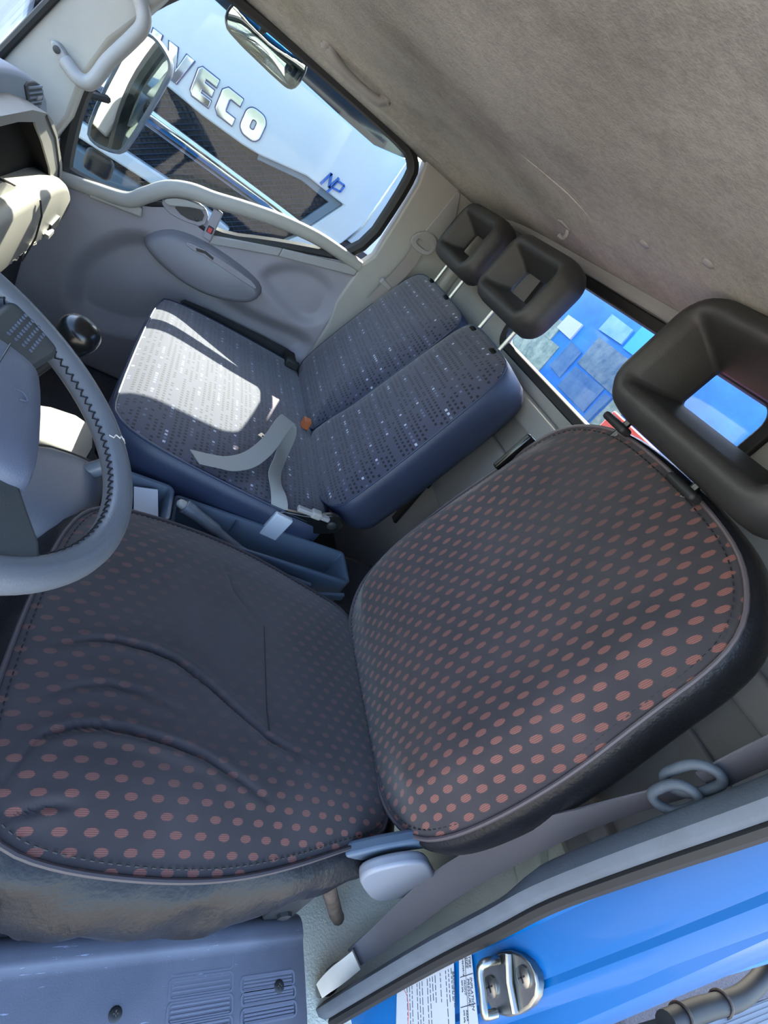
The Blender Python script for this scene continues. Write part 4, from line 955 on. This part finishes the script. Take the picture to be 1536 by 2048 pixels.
# door mirrors
t = thing('door_mirror', 'large rectangular door mirror on an arm outside the passenger window', 'mirror', (1.72, .88, .7))
mo = smooth([(.905, 1.030), (.870, 1.045), (.825, 1.030), (.800, 1.010), (.795, .975), (.842, .715), (.862, .685), (.935, .668), (.962, .690), (.955, .80), (.925, .985)], 1)
ml = resample(mo, 60)
tilt = Matrix.Rotation(-.10, 3, 'Z') @ Matrix.Rotation(.0, 3, 'Y')
pc = V3((1.72, .88, .85))
def mrot(p): return pc + tilt @ (p - pc)
O, U, V, N = XF(1.72)
m = MB(); m.loft([[mrot(O + U * p[0] + V * p[1] + N * d) for p in offset_loop(ml, o_)] for o_, d in ((-.008, .0), (0, -.002), (.004, .006), (.004, .03), (-.01, .06), (-.04, .075))], True, False, True); m.build('housing', M['console'], t, angle=60)
m = MB(); m.prism([(p[0], p[1]) for p in offset_loop(ml, -.006)], XF(1.722), 0, .003); gobj = m
m.v = [mrot(p) for p in m.v]; m.build('mirror_glass', M['mirror'], t)
m = MB(); m.tube([(1.56, 1.03, .72), (1.66, .98, .80), (1.78, .90, .82)], .012, 8); m.build('arm', M['black'], t)
m = MB(); m.box((1.73, .86, .58), (1.77, .95, .655)); m.build('kerb_head', M['grille'], t, bevel=.02, seg=3)
t = thing('blind_spot_mirror', 'wide curved mirror hanging above the passenger window outside', 'mirror', (1.72, .58, 1.22))
m2 = resample(smooth([(.715, 1.225), (.70, 1.268), (.47, 1.275), (.448, 1.255), (.450, 1.205), (.462, 1.175), (.49, 1.168), (.69, 1.182), (.71, 1.20)], 1), 50)
m = MB(); m.loft([[V3((1.72 + d, p[0], p[1])) for p in offset_loop(m2, o_)] for o_, d in ((-.006, 0), (0, -.002), (.003, .006), (0, .03), (-.02, .045))], True, False, True); m.build('housing', M['black'], t, angle=60)
m = MB(); pillow(m, offset_loop(m2, -.005), (V3((1.719, 0, 0)), V3((0, 1, 0)), V3((0, 0, 1)), V3((-1, 0, 0))), lambda r, x, y: .012 * (1 - r * r), 24); m.build('mirror_glass', M['mirror'], t)
m = MB(); m.tube([(1.56, .62, 1.31), (1.70, .60, 1.31), (1.74, .58, 1.26)], .012, 8); m.build('arm', M['black'], t)

# white truck parked alongside, front towards us
tk = thing('truck', 'white truck parked beside the passenger door with chrome lettering and mesh grille', 'truck', (3.2, .6, -.95))
up_ = [(2.2, .88), (1.2, .885), (.858, .885), (.70, .875), (.506, .877), (.421, .885), (.191, .938), (-.033, .935), (.10, .672), (.14, .62), (-.02, .62), (-.12, .78), (-.165, .90), (-.18, 1.06), (-.20, 1.285), (-.02, 1.235), (.18, 1.236), (.81, 1.256), (2.2, 1.26)]
m = MB(); m.prism(up_, XF(2.5), 0, .08); m.build('front_panel', M['white'], tk, bevel=.008)
gr = [(2.2, .88), (.858, .885), (.70, .875), (.506, .877), (.421, .885), (.191, .938), (-.033, .935), (.10, .672), (.14, .62), (.12, .30), (2.2, .30)]
m = MB(); m.prism(gr, XF(2.565), 0, .03); m.build('grille_back', M['grille'], tk)
m = MB(); m.prism([(.421, .885), (.191, .938), (-.033, .935), (.10, .672), (.135, .70), (.035, .90), (.20, .905), (.42, .86)], XF(2.53), 0, .03); m.build('grille_surround', mat('surround', (96, 116, 134), .4), tk, bevel=.004)
m = MB(); GP = gr
for sgn in (1, -1):
    for k in range(-10, 75):
        y0 = -.4 + k * .036; seg = []
        for q in range(46):
            z = .42 + q * .011; y = y0 + sgn * (z - .42) * 1.35
            if -.0 < y < 1.5 and poly_sdf((y, z), GP) < -.012 and not (z < .66 and y < .2):
                seg.append((2.556 + .002 * sgn, y, z))
            else:
                if len(seg) > 2: m.tube([seg[0], seg[-1]], .0028, 4)
                seg = []
        if len(seg) > 2: m.tube([seg[0], seg[-1]], .0028, 4)
o = m.build('grille_mesh', M['mesh'], tk); o['kind'] = 'stuff'
rings = []
for y in [.10, .112, .13, .3, .6, .9, 1.3, 1.9]:
    zc = .715 + .022 * (y - .1) / .78; hh = .004 if y < .105 else (.026 if y < .12 else .038)
    rings.append([V3((2.50 - .022 * math.cos(a), y, zc + hh * math.sin(a))) for a in [math.pi * (j / 10 - .5) for j in range(11)]])
m = MB(); m.loft(rings, True, True, True); m.build('chrome_bar', M['chrome'], tk)
m = MB(); m.prism([(2.2, .50), (.60, .50), (.42, .48), (.40, .52), (.62, .56), (2.2, .57)], XF(2.48), 0, .06); m.build('bumper_strip', M['white'], tk, bevel=.01)
m = MB(); m.prism([(2.2, .30), (.2, .30), (.12, .42), (.42, .46), (2.2, .48)], XF(2.50), 0, .06); m.build('bumper', mat('bumper_grey', (72, 90, 104), .45), tk, bevel=.02, seg=3)
m = MB(); m.prism([(2.2, 1.25), (.81, 1.25), (.18, 1.23), (-.02, 1.225), (-.20, 1.28), (-.15, 1.60), (2.1, 1.60)], XF(2.56), 0, .03); m.build('windscreen', M['tint'], tk)
m = MB(); m.prism([(2.2, -.2), (-.16, -.2), (-.19, 1.0), (-.19, 1.82), (-.18, 1.88), (.12, 1.74), (.25, 1.69), (2.2, 1.66)], XF(2.6), 0, 1.2); m.build('cab_body', M['white'], tk, bevel=.03, seg=3)  # unseen roofline, sloped to shape the far edge of the bench's sun patch
for y in (.05, 1.95):
    m = MB(); m.lathe([(.30, 0), (.45, .02), (.45, .24), (.30, .26)], (3.2, y - .13 if y > 1 else y - .12, -.5), (0, 1, 0), 32); m.build('wheel', M['black'], tk)
m = MB(); m.prism([(2.2, .30), (1.385, .30), (1.36, .62), (1.36, .875), (2.2, .875)], XF(2.47), 0, .08); m.build('corner_panel', M['white'], tk, bevel=.01)
m = MB(); m.prism([(-.80, .80), (-.15, .80), (-.185, .90), (-.20, 1.06), (-.215, 1.32), (-.80, 1.36)], XF(2.545), 0, .05); m.build('side_panel', M['white'], tk, bevel=.006)
m = MB(); m.prism([(-.80, .10), (.02, .10), (-.04, .64), (-.12, .78), (-.24, .83), (-.80, .80)], XF(2.55), 0, .05); m.build('wheel_arch', M['grille'], tk, bevel=.006)
# chrome letters
LZ0, LZ1 = .916, 1.033
def letter(parts):
    base = MB(); 
    for p in parts: base.prism(p, XF(2.494), -.004, .008)
    return base
H = LZ1 - LZ0
def arc(cy, cz, ry, rz, a0, a1, n=14, pw=.6):
    return [(cy + ry * math.copysign(abs(math.cos(a)) ** pw, math.cos(a)), cz + rz * math.copysign(abs(math.sin(a)) ** pw, math.sin(a))) for a in [a0 + (a1 - a0) * i / n for i in range(n + 1)]]
zc = (LZ0 + LZ1) / 2
# the face's y axis decreases to the right as seen, so letters are laid out along -y
def lay(y0, pts): return [(y0 - u, LZ0 + v * H) for u, v in pts]
LET = [[lay(.966, [(0, 0), (.036, 0), (.036, 1), (0, 1)])],
       [lay(.902, [(.0, 1), (.036, 1), (.056, .40), (.074, 1), (.108, 1), (.074, .0), (.036, 0)])],
       [lay(.772, [(0, .12), (.012, 0), (.088, 0), (.088, .26), (.040, .26), (.040, .38), (.084, .38), (.084, .62), (.040, .62), (.040, .74), (.088, .74), (.088, 1), (.012, 1), (0, .88)])]]
cC = (.616, zc)
co_ = arc(cC[0], cC[1], .044, H / 2, -math.pi * .72 + math.pi * .97, math.pi * 2 - .8 - .0, 20)
outC = [(.572, LZ1 - .032), (.572, LZ1), (.642, LZ1), (.660, LZ1 - .02), (.660, LZ0 + .02), (.642, LZ0), (.572, LZ0), (.572, LZ0 + .032), (.616, LZ0 + .032), (.620, LZ0 + .038), (.620, LZ1 - .038), (.616, LZ1 - .032)]
LET.append([outC])
for pts in LET:
    m = letter(pts); m.build('letter', M['chrome'], tk, bevel=.003, seg=2)
    m = MB(); [m.prism(offset_loop(p, .0045), XF(2.4965), -.001, .006) for p in pts]; m.build('letter_edge', M['outline'], tk)
oo = resample(rrect(.496, zc, .048, H / 2, .036, 6), 48); oi = resample(rrect(.496, zc, .012, H / 2 - .038, .010, 6), 48)
m = MB(); m.ring(oo, oi, XF(2.494), -.004, .008); m.build('letter', M['chrome'], tk, bevel=.003)
m = MB(); m.ring(offset_loop(oo, .0045), offset_loop(oi, -.0045), XF(2.4965), -.001, .006); m.build('letter_edge', M['outline'], tk)
# NP badge: slanted N and P strokes
def stroke(mb, pts, w_):
    for a, b_ in zip(pts, pts[1:]):
        d = V3((b_[0] - a[0], b_[1] - a[1], 0)).normalized(); n_ = V3((-d.y, d.x, 0)) * w_ / 2
        mb.prism([(a[0] - n_.x, a[1] - n_.y), (b_[0] - n_.x, b_[1] - n_.y), (b_[0] + n_.x, b_[1] + n_.y), (a[0] + n_.x, a[1] + n_.y)], XF(2.495), -.003, .005)
bd = tk
m = MB(); stroke(m, [(.118, .948), (.094, 1.018), (.074, .958), (.052, 1.022)], .012); m.build('badge_letter', M['badge'], tk)
m = MB(); stroke(m, [(.072, .935), (.050, 1.008), (.012, 1.010), (.016, .975), (.060, .968)], .010); m.build('badge_letter', M['badge'], tk)

# cargo body behind the cab, seen through the rear window
cg = thing('cargo_body', 'blue cargo box wall with flat patches in other tones behind the rear window', 'cargo box', (.5, -.9, -.3))
m = MB(); m.box((-.50, -7.0, .1), (2.05, -.95, 1.48)); m.build('box', M['cargo_blue'], cg, bevel=.01)
PCH = [('cargo_grey', 1.05, 1.345, 1.075, 1.205), ('cargo_cyan', 1.03, 1.20, 1.225, 1.33), ('cargo_pale', 1.215, 1.38, 1.228, 1.30), ('cargo_greygreen', 1.51, 1.90, .90, 1.07), ('cargo_greygreen', 1.60, 1.90, 1.07, 1.165),
       ('white', 1.48, 1.615, 1.125, 1.20), ('cargo_slate', 1.11, 1.34, .96, 1.068), ('cargo_slate', 1.36, 1.47, .99, 1.12), ('cargo_slate', 1.045, 1.085, .94, 1.065), ('cargo_greygreen', .95, 1.04, .90, 1.08)]
for i, (mm, x0, x1, z0, z1) in enumerate(PCH):  # flat rectangles in mottled tones that differ from the wall
    m = MB(); j = lambda: random.uniform(-.006, .006)
    m.prism([(x0 + j(), z0 + j()), (x1 + j(), z0 + j()), (x1 + j(), z1 + j()), (x0 + j(), z1 + j())], YF(-.952), 0, .006 + .0025 * (i % 3)); m.build('panel', M[mm], cg)
t = thing('red_board', 'red board on the deck between cab and cargo box behind the rear window', 'board', (.42, -.5, .3))
m = MB(); m.box((.27, -.52, .10), (.56, -.50, 1.066)); m.build('board', M['red'], t, bevel=.003)
m = MB(); m.box((.25, -.53, .10), (.58, -.49, .14)); m.build('foot', M['red'], t)
m = MB(); m.box((-.40, -7.0, .05), (1.9, -.35, .10)); cd = thing('chassis_deck', 'dark chassis deck under the cargo box', 'chassis', (.5, -1.2, -.3)); m.build('deck', M['dark'], cd)
m = MB(); m.box((.1, -2.2, -.55), (.9, 1.1, -.05)); m.build('frame', M['dark'], cd)
for x in (-.35, 1.2):
    m = MB(); m.lathe([(.25, 0), (.40, .02), (.40, .22), (.25, .24)], (x, .62, -.55), (1, 0, 0), 28); m.build('wheel', M['black'], cd)
# pipe and ribbed step at the side, behind the door opening
t = thing('air_pipe', 'dark curved rubber pipe low beside the cargo body', 'pipe', (-.56, -2.2, -.95))
m = MB(); m.tube(catmull([(-.567, -1.93, -.50), (-.562, -2.21, -.50), (-.568, -2.55, -.50), (-.540, -2.82, -.50), (-.50, -2.97, -.46), (-.47, -3.02, -.30), (-.46, -3.02, .04)], 6), .042, 16); m.build('pipe', M['black'], t)
for y in (-2.05, -2.4):
    m = MB(); m.tube([(-.565 + .046 * math.cos(a), y, -.50 + .046 * math.sin(a)) for a in [2 * math.pi * k / 20 for k in range(20)]], .007, 6, True); m.build('hose_clamp', M['rust'], t)
m = MB(); m.box((-.58, -2.28, -.95), (-.55, -2.24, -.55)); m.build('stay', M['dark'], t)
t = thing('side_step', 'ribbed aluminium side rail low beside the truck', 'rail', (-.63, -2.6, -.95))
m = MB(); m.box((-.672, -3.6, -.53), (-.598, -1.85, -.505)); m.build('rail', mat('rail_aluminium', (116, 120, 128), .45), t, bevel=.003)
for k in range(4):
    m = MB(); m.box((-.664 + k * .017, -3.6, -.507), (-.657 + k * .017, -1.85, -.501)); m.build('rib', bpy.data.materials['rail_aluminium'], t)
for y in (-2.0, -3.4):
    m = MB(); m.box((-.65, y, -.95), (-.62, y + .05, -.53)); m.build('bracket', M['dark'], t)
